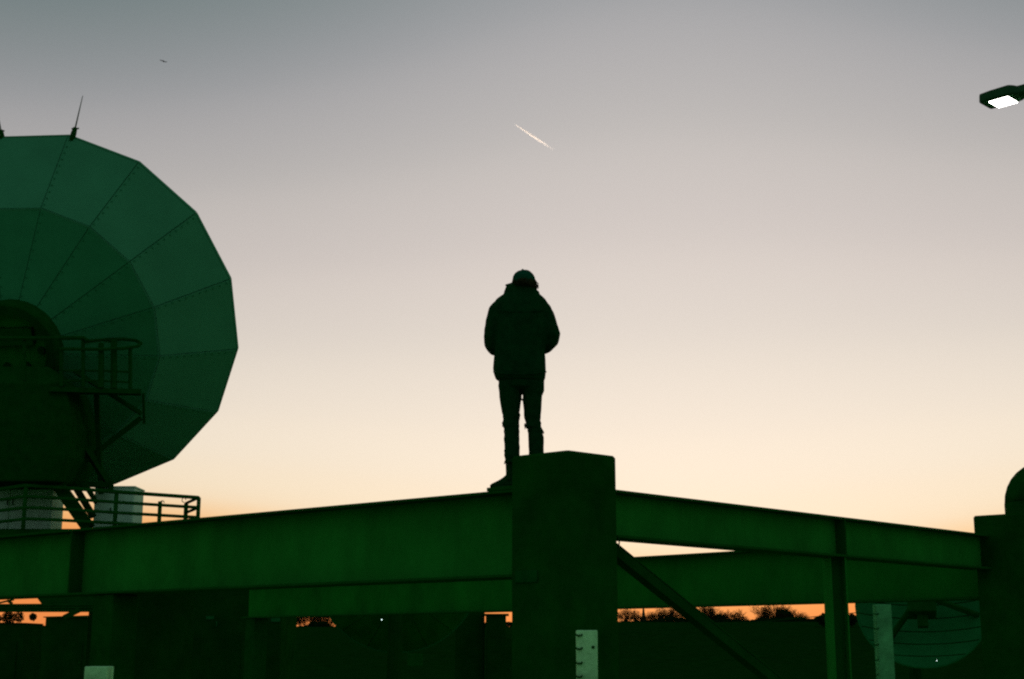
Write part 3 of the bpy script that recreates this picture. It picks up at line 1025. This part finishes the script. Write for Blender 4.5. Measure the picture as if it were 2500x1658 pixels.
# jacket: trunk, raised collar, two puffy sleeves grown together
jk = MB()
jk.loft([ell(1237, 1303, 696, 0.088, 0.0), ell(1233, 1308, 705, 0.095, 0.0), ell(1230, 1316, 713, 0.10), ell(1229, 1318, 719, 0.105), ell(1219, 1326, 725, 0.112), ell(1211, 1332, 731, 0.118), ell(1204, 1339, 742, 0.130), ell(1203, 1340, 762, 0.148, jit=0.05), ell(1204, 1338, 790, 0.160, jit=0.06),
         ell(1205, 1335, 825, 0.160, jit=0.06), ell(1206, 1332, 858, 0.155, jit=0.06), ell(1205, 1333, 875, 0.155, jit=0.06), ell(1204, 1334, 900, 0.155, jit=0.05), ell(1205, 1334, 914, 0.152, jit=0.04), ell(1210, 1331, 926, 0.145), ell(1218, 1328, 931, 0.135)])
SLL = [(W(1219, 745), 0.052), (W(1211, 757), 0.062), (W(1206, 778), 0.066), (W(1203, 800, -0.005), 0.068), (W(1201, 822, 0.0), 0.068), (W(1201, 838, 0.03), 0.066), (W(1208, 846, 0.09), 0.060), (W(1228, 845, 0.19), 0.050)]
SLR = [(W(1319, 744), 0.052), (W(1328, 756), 0.064), (W(1336, 776), 0.067), (W(1341, 798, -0.005), 0.069), (W(1347, 816, 0.0), 0.072), (W(1344, 830, 0.03), 0.068), (W(1334, 840, 0.09), 0.060), (W(1318, 842, 0.19), 0.050)]
rs = random.Random(3)
for sl_ in (SLL, SLR):
    pts, rad = [], []
    for i in range(len(sl_) - 1):
        for t in (0.0, 0.34, 0.67):
            pts.append(sl_[i][0].lerp(sl_[i + 1][0], t))
            rad.append((sl_[i][1] * (1 - t) + sl_[i + 1][1] * t) * (1 + rs.uniform(-0.035, 0.03)))
    pts.append(sl_[-1][0])
    rad.append(sl_[-1][1])
    jk.tube(pts, rad, 14)
jk.ball(W(1311, 716, 0.0), (0.022, 0.05, 0.022), 10, 8)
jacket = jk.build('jacket', M_JACKET, person)
rmsh(jacket, 0.008, 3)
# seams and hem on the back
sm = MB()
sm.tube([W(1205, 914, -0.11), W(1235, 920, -0.142), W(1270, 922, -0.152), W(1305, 920, -0.142), W(1333, 914, -0.11)], 0.007, 6)
sm.build('hem_seam', M_JACKET, jacket)
sm = MB()
sm.tube([W(1212, 765, -0.115), W(1240, 770, -0.14), W(1272, 772, -0.153), W(1305, 769, -0.14), W(1332, 764, -0.115)], 0.005, 6)
sm.build('yoke_seam', M_JACKET, jacket)

# jeans with ragged knees
jn = MB()
jn.loft([ell(1217, 1329, 915, 0.118), ell(1217, 1329, 938, 0.125), ell(1219, 1327, 948, 0.115), ell(1228, 1318, 955, 0.07)])
LO = [(940, 1217, 1274), (958, 1219, 1272), (970, 1220.5, 1272.5), (984, 1222, 1271), (1000, 1225, 1269), (1008, 1226.5, 1268), (1014, 1228, 1270.5), (1018, 1227.5, 1269), (1024, 1229, 1267), (1034, 1226.5, 1267),
      (1041, 1228, 1267.5), (1047, 1231.5, 1267), (1053, 1231, 1268), (1062, 1232, 1267.5), (1072, 1230.5, 1268), (1084, 1232, 1267.5), (1092, 1232.5, 1268.5), (1102, 1232.5, 1268), (1112, 1231.5, 1268), (1122, 1234, 1268), (1131, 1233, 1267), (1134, 1238, 1263)]
RO = [(940, 1272, 1328.5), (955, 1274.5, 1328), (960, 1276, 1326), (965, 1277, 1323), (980, 1277, 1322), (1002, 1279, 1320.5), (1014, 1279.5, 1320), (1021, 1280.5, 1319.5), (1027, 1283, 1319), (1033, 1284.5, 1321), (1040, 1281, 1320), (1044, 1283, 1321.5),
      (1048, 1289, 1323.5), (1052, 1288.5, 1326), (1058, 1290, 1324.5), (1068, 1290.5, 1327), (1080, 1291, 1327), (1092, 1291, 1327), (1104, 1292, 1327), (1116, 1291, 1327), (1126, 1292.5, 1328), (1134, 1293, 1327), (1137, 1297, 1322)]
for lg, dy0 in ((LO, 0.0), (RO, 0.0)):
    jn.loft([ell(a - 1.0, b + 0.8, v, (b - a) * 0.00175, -0.02 * sst(1030, 1130, v), 18, 0.05, seed=dy0 + a) for (v, a, b) in lg])
jeans = jn.build('jeans', M_JEANS, person)
rmsh(jeans, 0.0055, 1)
fr = MB()                                      # loose threads at the ripped knees
rs = random.Random(11)
for (u, v, s) in [(1268, 1014, 1), (1282, 1040, -1), (1227, 1035, -1), (1322, 1050, 1), (1232, 1100, -1), (1232, 1128, -1), (1327, 1055, 1), (1281, 1034, -1), (1268, 1020, 1), (1325, 958, 1)]:
    for i in range(4):
        p = W(u - s * 3, v + rs.uniform(-3, 3), rs.uniform(-0.02, 0.02))
        fr.tube([p, p + Vector((s * rs.uniform(0.008, 0.015), 0, rs.uniform(-0.008, 0.006))), p + Vector((s * rs.uniform(0.008, 0.014), 0, rs.uniform(-0.018, -0.005)))], 0.0025, 4)
fr.build('loose_threads', M_JEANS, jeans)

# boots
ZS = ZT + 0.031


def boot(hx, hy, tx, ty, shaft_u0, shaft_u1, dy):
    o = MB()
    h = Vector((hx, hy, ZS))
    t = Vector((tx, ty, ZS))
    d = (t - h).normalized()
    s = Vector((-d.y, d.x, 0))
    L = (t - h).length
    rings = []
    for (x, w, ht) in ((0.0, 0.028, 0.075), (0.03, 0.036, 0.115), (0.10, 0.038, 0.118), (0.15, 0.038, 0.088), (0.20, 0.044, 0.066), (0.25, 0.045, 0.050), (0.275, 0.036, 0.042), (0.288, 0.018, 0.030)):
        c = h + d * (x / 0.288 * L)
        rings.append([c + s * (w * math.cos(a)) + Z * (0.016 + max(0, math.sin(a)) * (ht - 0.016)) for a in [2 * math.pi * k / 14 for k in range(14)]])
    o.loft(rings)
    c0 = h + d * 0.055
    o.tube([c0 + Z * 0.06, c0 + Z * 0.12, c0 + Z * 0.19, c0 + Z * 0.235], [0.045, 0.043, 0.046, 0.050], 14)
    b_ = o.build('boot', M_BOOT, person)
    rmsh(b_, 0.006, 2)
    so = MB()
    out_ = []
    for k in range(20):
        a = 2 * math.pi * k / 20
        x = 0.5 + 0.5 * math.cos(a)
        w = 0.047 * math.sin(a) * (0.80 + 0.3 * x)
        out_.append(h + d * (x * (L + 0.008) - 0.004) + s * w)
    so.loft([[q for q in out_], [q + Z * 0.02 for q in out_]])
    so.build('sole', M_BOOT, b_)
    return b_


tl = W(1198, 1188)
boot(W(1262, 1188).x, YP - 0.03, tl.x, YP + 0.10, 0, 0, 0)
boot(W(1308, 1188).x, YP + 0.0, W(1306, 1188).x, YP + 0.27, 0, 0, 0)

# cap with brim, turned to the left
cp = MB()
cc_ = W(1279, 686)
rings = []
for h in [R(x) for x in (-16, -6, 6, 18, 30, 42, 54, 66, 78, 87)]:
    k_ = math.cos(h) if h > 0 else 1 - 0.06 * (h / R(-16))
    rings.append([cc_ + Vector(((29.2 * 0.0033) * k_ * math.cos(a), 0.108 * k_ * math.sin(a), 0.092 * math.sin(h) - (0.012 if (h < 0 and math.cos(a) > 0.3) else 0.0))) for a in [2 * math.pi * k / 28 for k in range(28)]])
cp.loft(rings)
cap = cp.build('cap', M_CAP, person, smooth=True)
MB().ball(cc_ + Vector((-0.010, 0, 0.096)), (0.010, 0.010, 0.007), 10, 6).build('cap_button', M_CAP, cap)
br = MB()
bdir = Vector((-0.80, 0.60, 0)).normalized()
bside = Vector((-bdir.y, bdir.x, 0))
top, bot = [], []
for i in range(5):
    r0 = 0.085 + 0.075 * i / 4
    for j in range(11):
        a = R(-62 + 124 * j / 10)
        rr = 0.088 + (r0 - 0.085) * math.cos(a) ** 0.7 if math.cos(a) > 0 else 0.088
        q = cc_ + bdir * rr * math.cos(a) + bside * rr * math.sin(a) + Z * (-0.002 - 0.020 * (i / 4) - 0.022 * (math.sin(a) ** 2))
        top.append(q)
        bot.append(q - Z * 0.006)
n_ = len(top)
fs_ = []
for i in range(4):
    for j in range(10):
        q0 = i * 11 + j
        fs_ += [(q0, q0 + 1, q0 + 12, q0 + 11), (q0 + n_, q0 + 11 + n_, q0 + 12 + n_, q0 + 1 + n_)]
for j in range(10):
    fs_ += [(44 + j, 45 + j, 45 + j + n_, 44 + j + n_)]
for i in range(4):
    fs_ += [(i * 11, i * 11 + 11, i * 11 + 11 + n_, i * 11 + n_), (i * 11 + 10, i * 11 + 10 + n_, i * 11 + 21 + n_, i * 11 + 21)]
br.add(top + bot, fs_)
br.build('brim', M_CAP, cap)
sp = MB()
for k in range(6):
    a = k * math.pi / 3 + 0.3
    sp.tube([cc_ + Vector((0.0975 * math.cos(h) * math.cos(a), 0.1095 * math.cos(h) * math.sin(a), 0.0935 * math.sin(h))) for h in [R(x) for x in (0, 20, 40, 60, 80)]], 0.0022, 4)
sp.build('cap_seam', M_CAP, cap)

# curly hair below the cap
hr = MB()
rs = random.Random(5)
for i in range(230):
    a = rs.uniform(0, 2 * math.pi)
    if math.cos(a) * fdir.x + math.sin(a) * fdir.y > 0.55:
        continue
    r_ = rs.uniform(0.070, 0.088)
    p = cc_ + Vector((r_ * math.cos(a), r_ * 1.1 * math.sin(a), -0.015))
    L = rs.uniform(0.03, 0.075)
    cr_ = rs.uniform(0.004, 0.010)
    ph = rs.uniform(0, 6)
    pts = []
    for k in range(9):
        t = k / 8
        spread = 1 + 0.35 * t
        pts.append(cc_ + Vector(((p.x - cc_.x) * spread + cr_ * math.cos(ph + t * 9), (p.y - cc_.y) * spread + cr_ * math.sin(ph + t * 9), 0.0 - L * t)))
    hr.tube(pts, [0.006] * 6 + [0.005, 0.004, 0.002], 5)
hr.build('hair', M_HAIR, person, smooth=True)

# ------------------------------------------------------------------ bird, contrail
bc = P(399, 149.5, 125)
bird = MB()
for s, tip in ((-1, Vector((-0.37, -0.05, 0.11))), (1, Vector((0.33, 0.12, -0.02)))):
    mid_ = tip * 0.5 + Vector((0, 0, 0.005 if s < 0 else -0.04))
    rings = []
    for c, ch, th in ((Vector((0, 0, 0)), 0.10, 0.045), (mid_, 0.11, 0.034), (tip * 0.8, 0.08, 0.022), (tip, 0.02, 0.008)):
        rings.append([bc + c + Vector((0, -ch, 0)), bc + c + Vector((0, 0, th)), bc + c + Vector((0, ch, 0)), bc + c + Vector((0, 0, -th))])
    bird.loft(rings)
bird.tube([bc + Vector((0.04, -0.22, -0.02)), bc + Vector((0.03, -0.08, -0.015)), bc + Vector((0, 0.08, -0.01)), bc + Vector((-0.02, 0.18, 0)), bc + Vector((-0.02, 0.24, 0.0))], [0.02, 0.05, 0.055, 0.035, 0.01], 8)
tag(bird.build('bird', M_BIRD, base=bc), 'tiny dark bird gliding high in the sky above the big dish', 'bird')

YC = 20000
ct = MB()
p0, p1 = P(1256, 303, YC), P(1352, 366, YC + 1500)
ax_ = (p1 - p0)
pts, rad = [], []
for i in range(25):
    t = i / 24
    pts.append(p0 + ax_ * t + Z * 2.0 * noise.noise(Vector((t * 9, 1, 2))))
    rad.append(3.0 + 15.0 * min(1, t * 2.2) ** 0.8 * (1 + 0.12 * noise.noise(Vector((t * 14, 3, 4)))))
ct.tube(pts, rad, 16)
mc_ = bpy.data.materials.new('contrail_ice')
mc_.use_nodes = True
t = mc_.node_tree
t.nodes.clear()
tco = nd(t, 'ShaderNodeTexCoord')
sepx = nd(t, 'ShaderNodeSeparateXYZ')
t.links.new(tco.outputs['Generated'], sepx.inputs[0])
crx = nd(t, 'ShaderNodeValToRGB')
crx.color_ramp.elements[0].position = 0.0
crx.color_ramp.elements[0].color = (1, 1, 1, 1)
crx.color_ramp.elements[1].position = 1.0
crx.color_ramp.elements[1].color = (0, 0, 0, 1)
for ps, vv in ((0.45, 0.72), (0.66, 0.34), (0.84, 0.06)):
    e = crx.color_ramp.elements.new(ps)
    e.color = (vv, vv, vv, 1)
t.links.new(sepx.outputs[0], crx.inputs[0])
vol = nd(t, 'ShaderNodeVolumeScatter')
vol.inputs['Color'].default_value = (1, 1, 1, 1)
vol.inputs['Anisotropy'].default_value = 0.5
ml = nd(t, 'ShaderNodeMath', operation='MULTIPLY')
ml.inputs[1].default_value = 0.022
t.links.new(crx.outputs[0], ml.inputs[0])
t.links.new(ml.outputs[0], vol.inputs['Density'])
oo = nd(t, 'ShaderNodeOutputMaterial')
t.links.new(vol.outputs[0], oo.inputs['Volume'])
mc_.cycles.volume_step_rate = 0.02
tag(ct.build('contrail', mc_, base=p0, smooth=True), 'short bright aircraft contrail slanting in the sky above the person', 'contrail')

# ------------------------------------------------------------------ far ridge: trees, bushes, church, cable
def bare_tree(seed, H, spread, levels=5):
    rs = random.Random(seed)
    tr_, cw = MB(), MB()

    def grow(p, d, L, r, lev):
        n = 3
        pts = [p]
        dd_ = d.copy()
        for i in range(n):
            dd_ = (dd_ + Vector((rs.uniform(-1, 1), rs.uniform(-1, 1), rs.uniform(-0.4, 0.7))) * 0.16).normalized()
            pts.append(pts[-1] + dd_ * L / n)
        rad = [r * (1 - 0.35 * i / n) for i in range(n + 1)]
        (tr_ if lev < 2 else cw).tube(pts, rad, 6 if lev == 0 else (4 if lev < 3 else 3), cap=False)
        if lev >= levels:
            return
        kids = rs.randint(3, 4) if lev < 3 else rs.randint(2, 4)
        for k in range(kids):
            i = rs.randint(1, n) if k else n
            ax2 = Vector((rs.uniform(-1, 1), rs.uniform(-1, 1), rs.uniform(-0.2, 0.5))).normalized()
            nd_ = (dd_ * (1.0 if k else 1.4) + ax2 * 0.8 + Vector((0, 0, 0.15))).normalized()
            grow(pts[i], nd_, L * rs.uniform(0.58, 0.82), max(0.036, rad[i] * 0.60), lev + 1)
    tr_.tube([Vector((0, 0, 0)), Vector((0.1, 0, H * 0.08)), Vector((0, 0.1, H * 0.17))], [H * 0.028, H * 0.022, H * 0.020], 7, cap=False)
    for k in range(9):
        az = 2.4 * k + rs.uniform(-0.3, 0.3)
        ti = spread * rs.uniform(0.15, 1.0)
        grow(Vector((0, 0, H * (0.10 + 0.008 * k))), Vector((math.cos(az) * math.sin(ti), math.sin(az) * math.sin(ti), math.cos(ti))), H * rs.uniform(0.24, 0.33), H * 0.012, 1)
    top_ = max(v.z for v in tr_.v + cw.v)
    k = H / top_
    for m_ in (tr_, cw):
        m_.v = [Vector((v.x * k, v.y * k, v.z * k)) for v in m_.v]
    return tr_, cw


variants = []
for sd, H, sp_ in ((21, 12.0, 1.0), (34, 12.0, 0.8), (57, 12.0, 1.15), (78, 12.0, 0.55)):
    a, b = bare_tree(sd, H, sp_)
    variants.append((a, b))
meshes = []


def tree(u, vtop, Y, var, wid, label, group):
    p = P(u, vtop, Y)
    z0 = gheight(p.x, Y)
    h = p.z - z0
    o = empty('bare_tree', (p.x, Y, z0 - 0.1), label, 'tree', group)
    o.rotation_euler = (0, 0, 0)
    if len(meshes) <= var or meshes[var] is None:
        while len(meshes) <= var:
            meshes.append(None)
        ms = []
        for nm, mb in (('trunk', variants[var][0]), ('crown', variants[var][1])):
            me = bpy.data.meshes.new(nm)
            me.from_pydata(mb.v, [], mb.f)
            me.materials.append(M_BARK)
            ms.append(me)
        meshes[var] = ms
    for nm, me in zip(('trunk', 'crown'), meshes[var]):
        c = bpy.data.objects.new(nm, me)
        col.objects.link(c)
        c.parent = o
        s = h / 12.0
        c.scale = (s * wid, s * wid, s)
        c.rotation_euler = (0, 0, rt_.uniform(0, 6.28))
    return o


rt_ = random.Random(9)
GT = 'bare trees on the far ridge'
for (u, v, Y, var, wid, label) in (
        (704, 1474, 418, 1, 1.1, 'bare tree at the left end of the orange gap between hut and dark dish'),
        (724, 1466, 424, 3, 1.2, 'tall bare tree second from the left in the gap beside the dark dish'),
        (744, 1490, 410, 0, 1.3, 'shorter bare tree in the middle of the gap beside the dark dish'),
        (763, 1478, 430, 3, 1.0, 'thin bare tree right of the middle in the gap beside the dark dish'),
        (781, 1466, 422, 3, 1.0, 'tall thin bare tree near the right end of the gap beside the dark dish'),
        (800, 1472, 416, 1, 1.2, 'bushy bare tree touching the edge of the dark dish'),
        (1528, 1478, 420, 0, 1.3, 'bare tree just right of the central column, left of the church spire'),
        (1550, 1484, 414, 1, 1.2, 'low bare tree directly left of the church spire'),
        (1593, 1487, 412, 2, 1.3, 'low bare tree directly right of the church spire'),
        (1616, 1477, 420, 0, 1.3, 'bare tree midway between church spire and diagonal brace'),
        (1640, 1474, 424, 1, 1.3, 'bare tree just left of the diagonal brace'),
        (1718, 1464, 420, 0, 1.3, 'tall bare tree just right of the diagonal brace'),
        (1738, 1472, 426, 1, 1.1, 'slender bare tree leaning beside the tall one right of the brace'),
        (1768, 1484, 414, 2, 1.5, 'low bare tree left of the wide orange gap before the slim post'),
        (1796, 1484, 420, 0, 1.4, 'low spreading bare tree left of the clear patch of sky'),
        (1866, 1476, 420, 1, 1.3, 'bare tree on the left flank of the rounded tree clump'),
        (1888, 1466, 424, 2, 1.5, 'tall round-crowned bare tree in the clump left of the slim post'),
        (1912, 1471, 428, 0, 1.4, 'bare tree above the evergreen bush left of the slim post'),
        (1944, 1487, 418, 2, 1.4, 'small bare tree where the cable meets the tree line')):
    tree(u, v, Y, var, wid, label, GT)

ORD = ('first', 'second', 'third', 'fourth', 'fifth', 'sixth', 'seventh', 'eighth', 'ninth', 'tenth')
ncount = [0, 0, 0]
for (u, v, Y, var, wid) in ((712, 1500, 408, 2, 1.7), (733, 1503, 409, 0, 1.7), (773, 1500, 408, 1, 1.6), (807, 1503, 409, 2, 1.6), (1520, 1496, 409, 2, 1.9), (1540, 1500, 408, 0, 1.9), (1562, 1500, 409, 1, 1.9),
                            (1583, 1498, 408, 0, 1.9), (1605, 1494, 409, 2, 1.9), (1629, 1493, 408, 1, 1.9), (1653, 1491, 409, 0, 1.8), (1705, 1489, 409, 2, 1.9), (1730, 1494, 408, 0, 1.9), (1783, 1497, 409, 2, 1.9),
                            (1815, 1501, 408, 1, 1.9), (1856, 1497, 409, 0, 1.9), (1878, 1490, 408, 1, 1.9), (1900, 1488, 409, 0, 1.8), (1930, 1494, 408, 2, 1.9), (1960, 1501, 409, 1, 1.7)):
    zone = 0 if u < 1000 else (1 if u < 1680 else 2)
    ncount[zone] += 1
    where = ('in the orange gap left of the dark dish', 'between the central column and the diagonal brace', 'between the diagonal brace and the slim post')[zone]
    sh_ = tree(u, v, Y, var, wid, 'low bare shrub, ' + ORD[ncount[zone] - 1] + ' from the left ' + where, 'bare shrubs along the far ridge')
    sh_.name = 'bare_shrub'
    sh_['category'] = 'shrub'


def leafball(c, rx, rz, n, rs, sz):
    m_ = MB()
    for i in range(n):
        d = Vector((rs.gauss(0, 1), rs.gauss(0, 1), rs.gauss(0, 1))).normalized()
        k = rs.uniform(0.55, 1.0) * (1 + 0.18 * noise.noise(d * 2.3 + c * 0.1))
        p = c + Vector((d.x * rx * k, d.y * rx * k, d.z * rz * k))
        a = Vector((rs.uniform(-1, 1), rs.uniform(-1, 1), rs.uniform(-1, 1))).normalized() * sz * rs.uniform(0.6, 1.3)
        b = a.cross(d).normalized() * sz * rs.uniform(0.4, 0.9)
        m_.add([p - a, p + b, p + a, p - b], [(0, 1, 2, 3)])
    return m_


def bush(u, vtop, Y, rx, n, label, group='evergreen bushes on the far ridge', ball=False):
    p = P(u, vtop, Y)
    z0 = gheight(p.x, Y)
    h = p.z - z0
    o = empty('evergreen_bush', (p.x, Y, z0), label, 'bush', group)
    rs = random.Random(int(u))
    if ball:
        leafball(Vector((p.x, Y, p.z - rx * 1.05)), rx, rx * 1.05, n, rs, 0.055).build('crown', M_LEAF, o)
    else:
        leafball(Vector((p.x, Y, z0 + h * 0.55)), rx, h * 0.47, n, rs, 0.22 * rx ** 0.5).build('crown', M_LEAF, o)
    MB().tube([Vector((p.x, Y, z0 - 0.1)), Vector((p.x + 0.05, Y, z0 + h * 0.6))], [0.12 * rx, 0.05 * rx], 6).build('trunk', M_BARK, o)


bush(1913, 1489, 412, 2.7, 1500, 'dense rounded evergreen bush at the foot of the tree clump left of the slim post')
bush(1756, 1499, 408, 1.8, 900, 'small dark bush below the bare trees right of the brace')
bush(2018, 1497, 300, 2.2, 900, 'bushy dark shrub top just behind the slim post')
bush(2052, 1500, 300, 1.4, 700, 'dark shrub with a ragged top right of the slim post')
bush(2078, 1497, 300, 1.1, 600, 'small clipped shrub nearest the pale dish')
GB = 'bushes under the pipes at far left'
bush(81, 1497, 85, 0.21, 500, 'small round bush top seen in the left gap under the pipes', GB, True)
bush(47, 1492, 88, 0.34, 420, 'sparse leafy bush top left of the round one under the pipes', GB, True)
bush(22, 1491, 88, 0.42, 800, 'leafy bush top nearest the left edge under the pipes', GB, True)
bush(-4, 1500, 88, 0.24, 400, 'ragged bush cut by the left edge of the frame', GB, True)

# hedge along the ridge: a countless tangle of twigs and leaves
hg = MB()
rs = random.Random(77)
htab = [(-2000, 1522), (640, 1531), (700, 1532), (745, 1530), (760, 1520), (800, 1518), (812, 1532), (1240, 1520), (1513, 1519), (1560, 1518), (1600, 1514), (1640, 1508), (1660, 1510), (1750, 1513), (1830, 1515), (1860, 1511), (1940, 1507), (1985, 1512), (2000, 1504), (2120, 1504), (4500, 1502)]


def hed(u):
    for i in range(len(htab) - 1):
        if htab[i][0] <= u <= htab[i + 1][0]:
            k = (u - htab[i][0]) / (htab[i + 1][0] - htab[i][0])
            return htab[i][1] * (1 - k) + htab[i + 1][1] * k
    return 1510


for i in range(60000):
    x = rs.uniform(-190, 190)
    y = rs.uniform(398, 410)
    u = 1250 + x / y * 3540
    zt_ = P(u, hed(u), y).z + 0.45 * noise.noise(Vector((x / 1.7, 1.0, 0))) + 0.3 * noise.noise(Vector((x / 0.5, 4.0, 0)))
    z0 = gheight(x, y) - 0.2
    z = z0 + (zt_ - z0) * min(1.0, rs.uniform(0, 1.02) ** 0.9)
    a = Vector((rs.uniform(-1, 1), rs.uniform(-0.5, 0.5), rs.uniform(-1, 1))).normalized() * rs.uniform(0.15, 0.42)
    b = Vector((-a.z, 0, a.x)) * rs.uniform(0.3, 0.8)
    p = Vector((x, y, z))
    hg.add([p - a, p + b, p + a, p - b], [(0, 1, 2, 3)])
hob = hg.build('hedge', M_LEAF)
tag(hob, 'long dark tangled hedge along the far ridge', 'hedge', kind='stuff')

# church behind the ridge
cu = P(1571, 1500, 700)
ch = empty('church', (cu.x, 700, 0), 'distant church with a slender pointed spire among the bare trees', 'church')
MB().box((cu.x, 700, 7.8), (3.0, 3.0, 15.6)).build('tower', M_STONE, ch)
MB().loft([[Vector((cu.x + r_ * math.cos(k * math.pi / 4), 700 + r_ * math.sin(k * math.pi / 4), z_)) for k in range(8)] for (r_, z_) in ((1.45, 15.604), (0.75, 17.6), (0.42, 20.5), (0.24, 23.0), (0.05, 25.5))]).build('spire', M_STONE, ch)
MB().box((cu.x + 7.5, 700, 4), (11.9, 7, 8)).build('nave', M_STONE, ch)
MB().add([(cu.x + 1.52, 696.3, 8.004), (cu.x + 13.6, 696.3, 8.004), (cu.x + 13.6, 703.7, 8.004), (cu.x + 1.52, 703.7, 8.004), (cu.x + 1.52, 700, 12), (cu.x + 13.6, 700, 12)],
         [(0, 1, 5, 4), (2, 3, 4, 5), (0, 4, 3), (1, 2, 5), (0, 3, 2, 1)]).build('roof', M_STONE, ch)

# cable rising to the right
yk = 120
cb = empty('overhead_cable', (P(1385, 1560, yk).x, yk, 0), 'thin dark cable rising to the right across the orange gap at the slim post', 'cable')
a, b = P(1385, 1556, yk), P(2640, 1436, yk)
pts = []
for i in range(17):
    t = i / 16
    pts.append(a.lerp(b, t) - Z * (0.25 * 4 * t * (1 - t)))
MB().tube(pts, 0.042, 6).build('wire', M_STEEL, cb)
for e in (a, b):
    MB().tube([Vector((e.x, yk, 0)), Vector((e.x, yk, e.z + 0.15))], [0.13, 0.1], 8).build('pole', M_WOOD, cb)
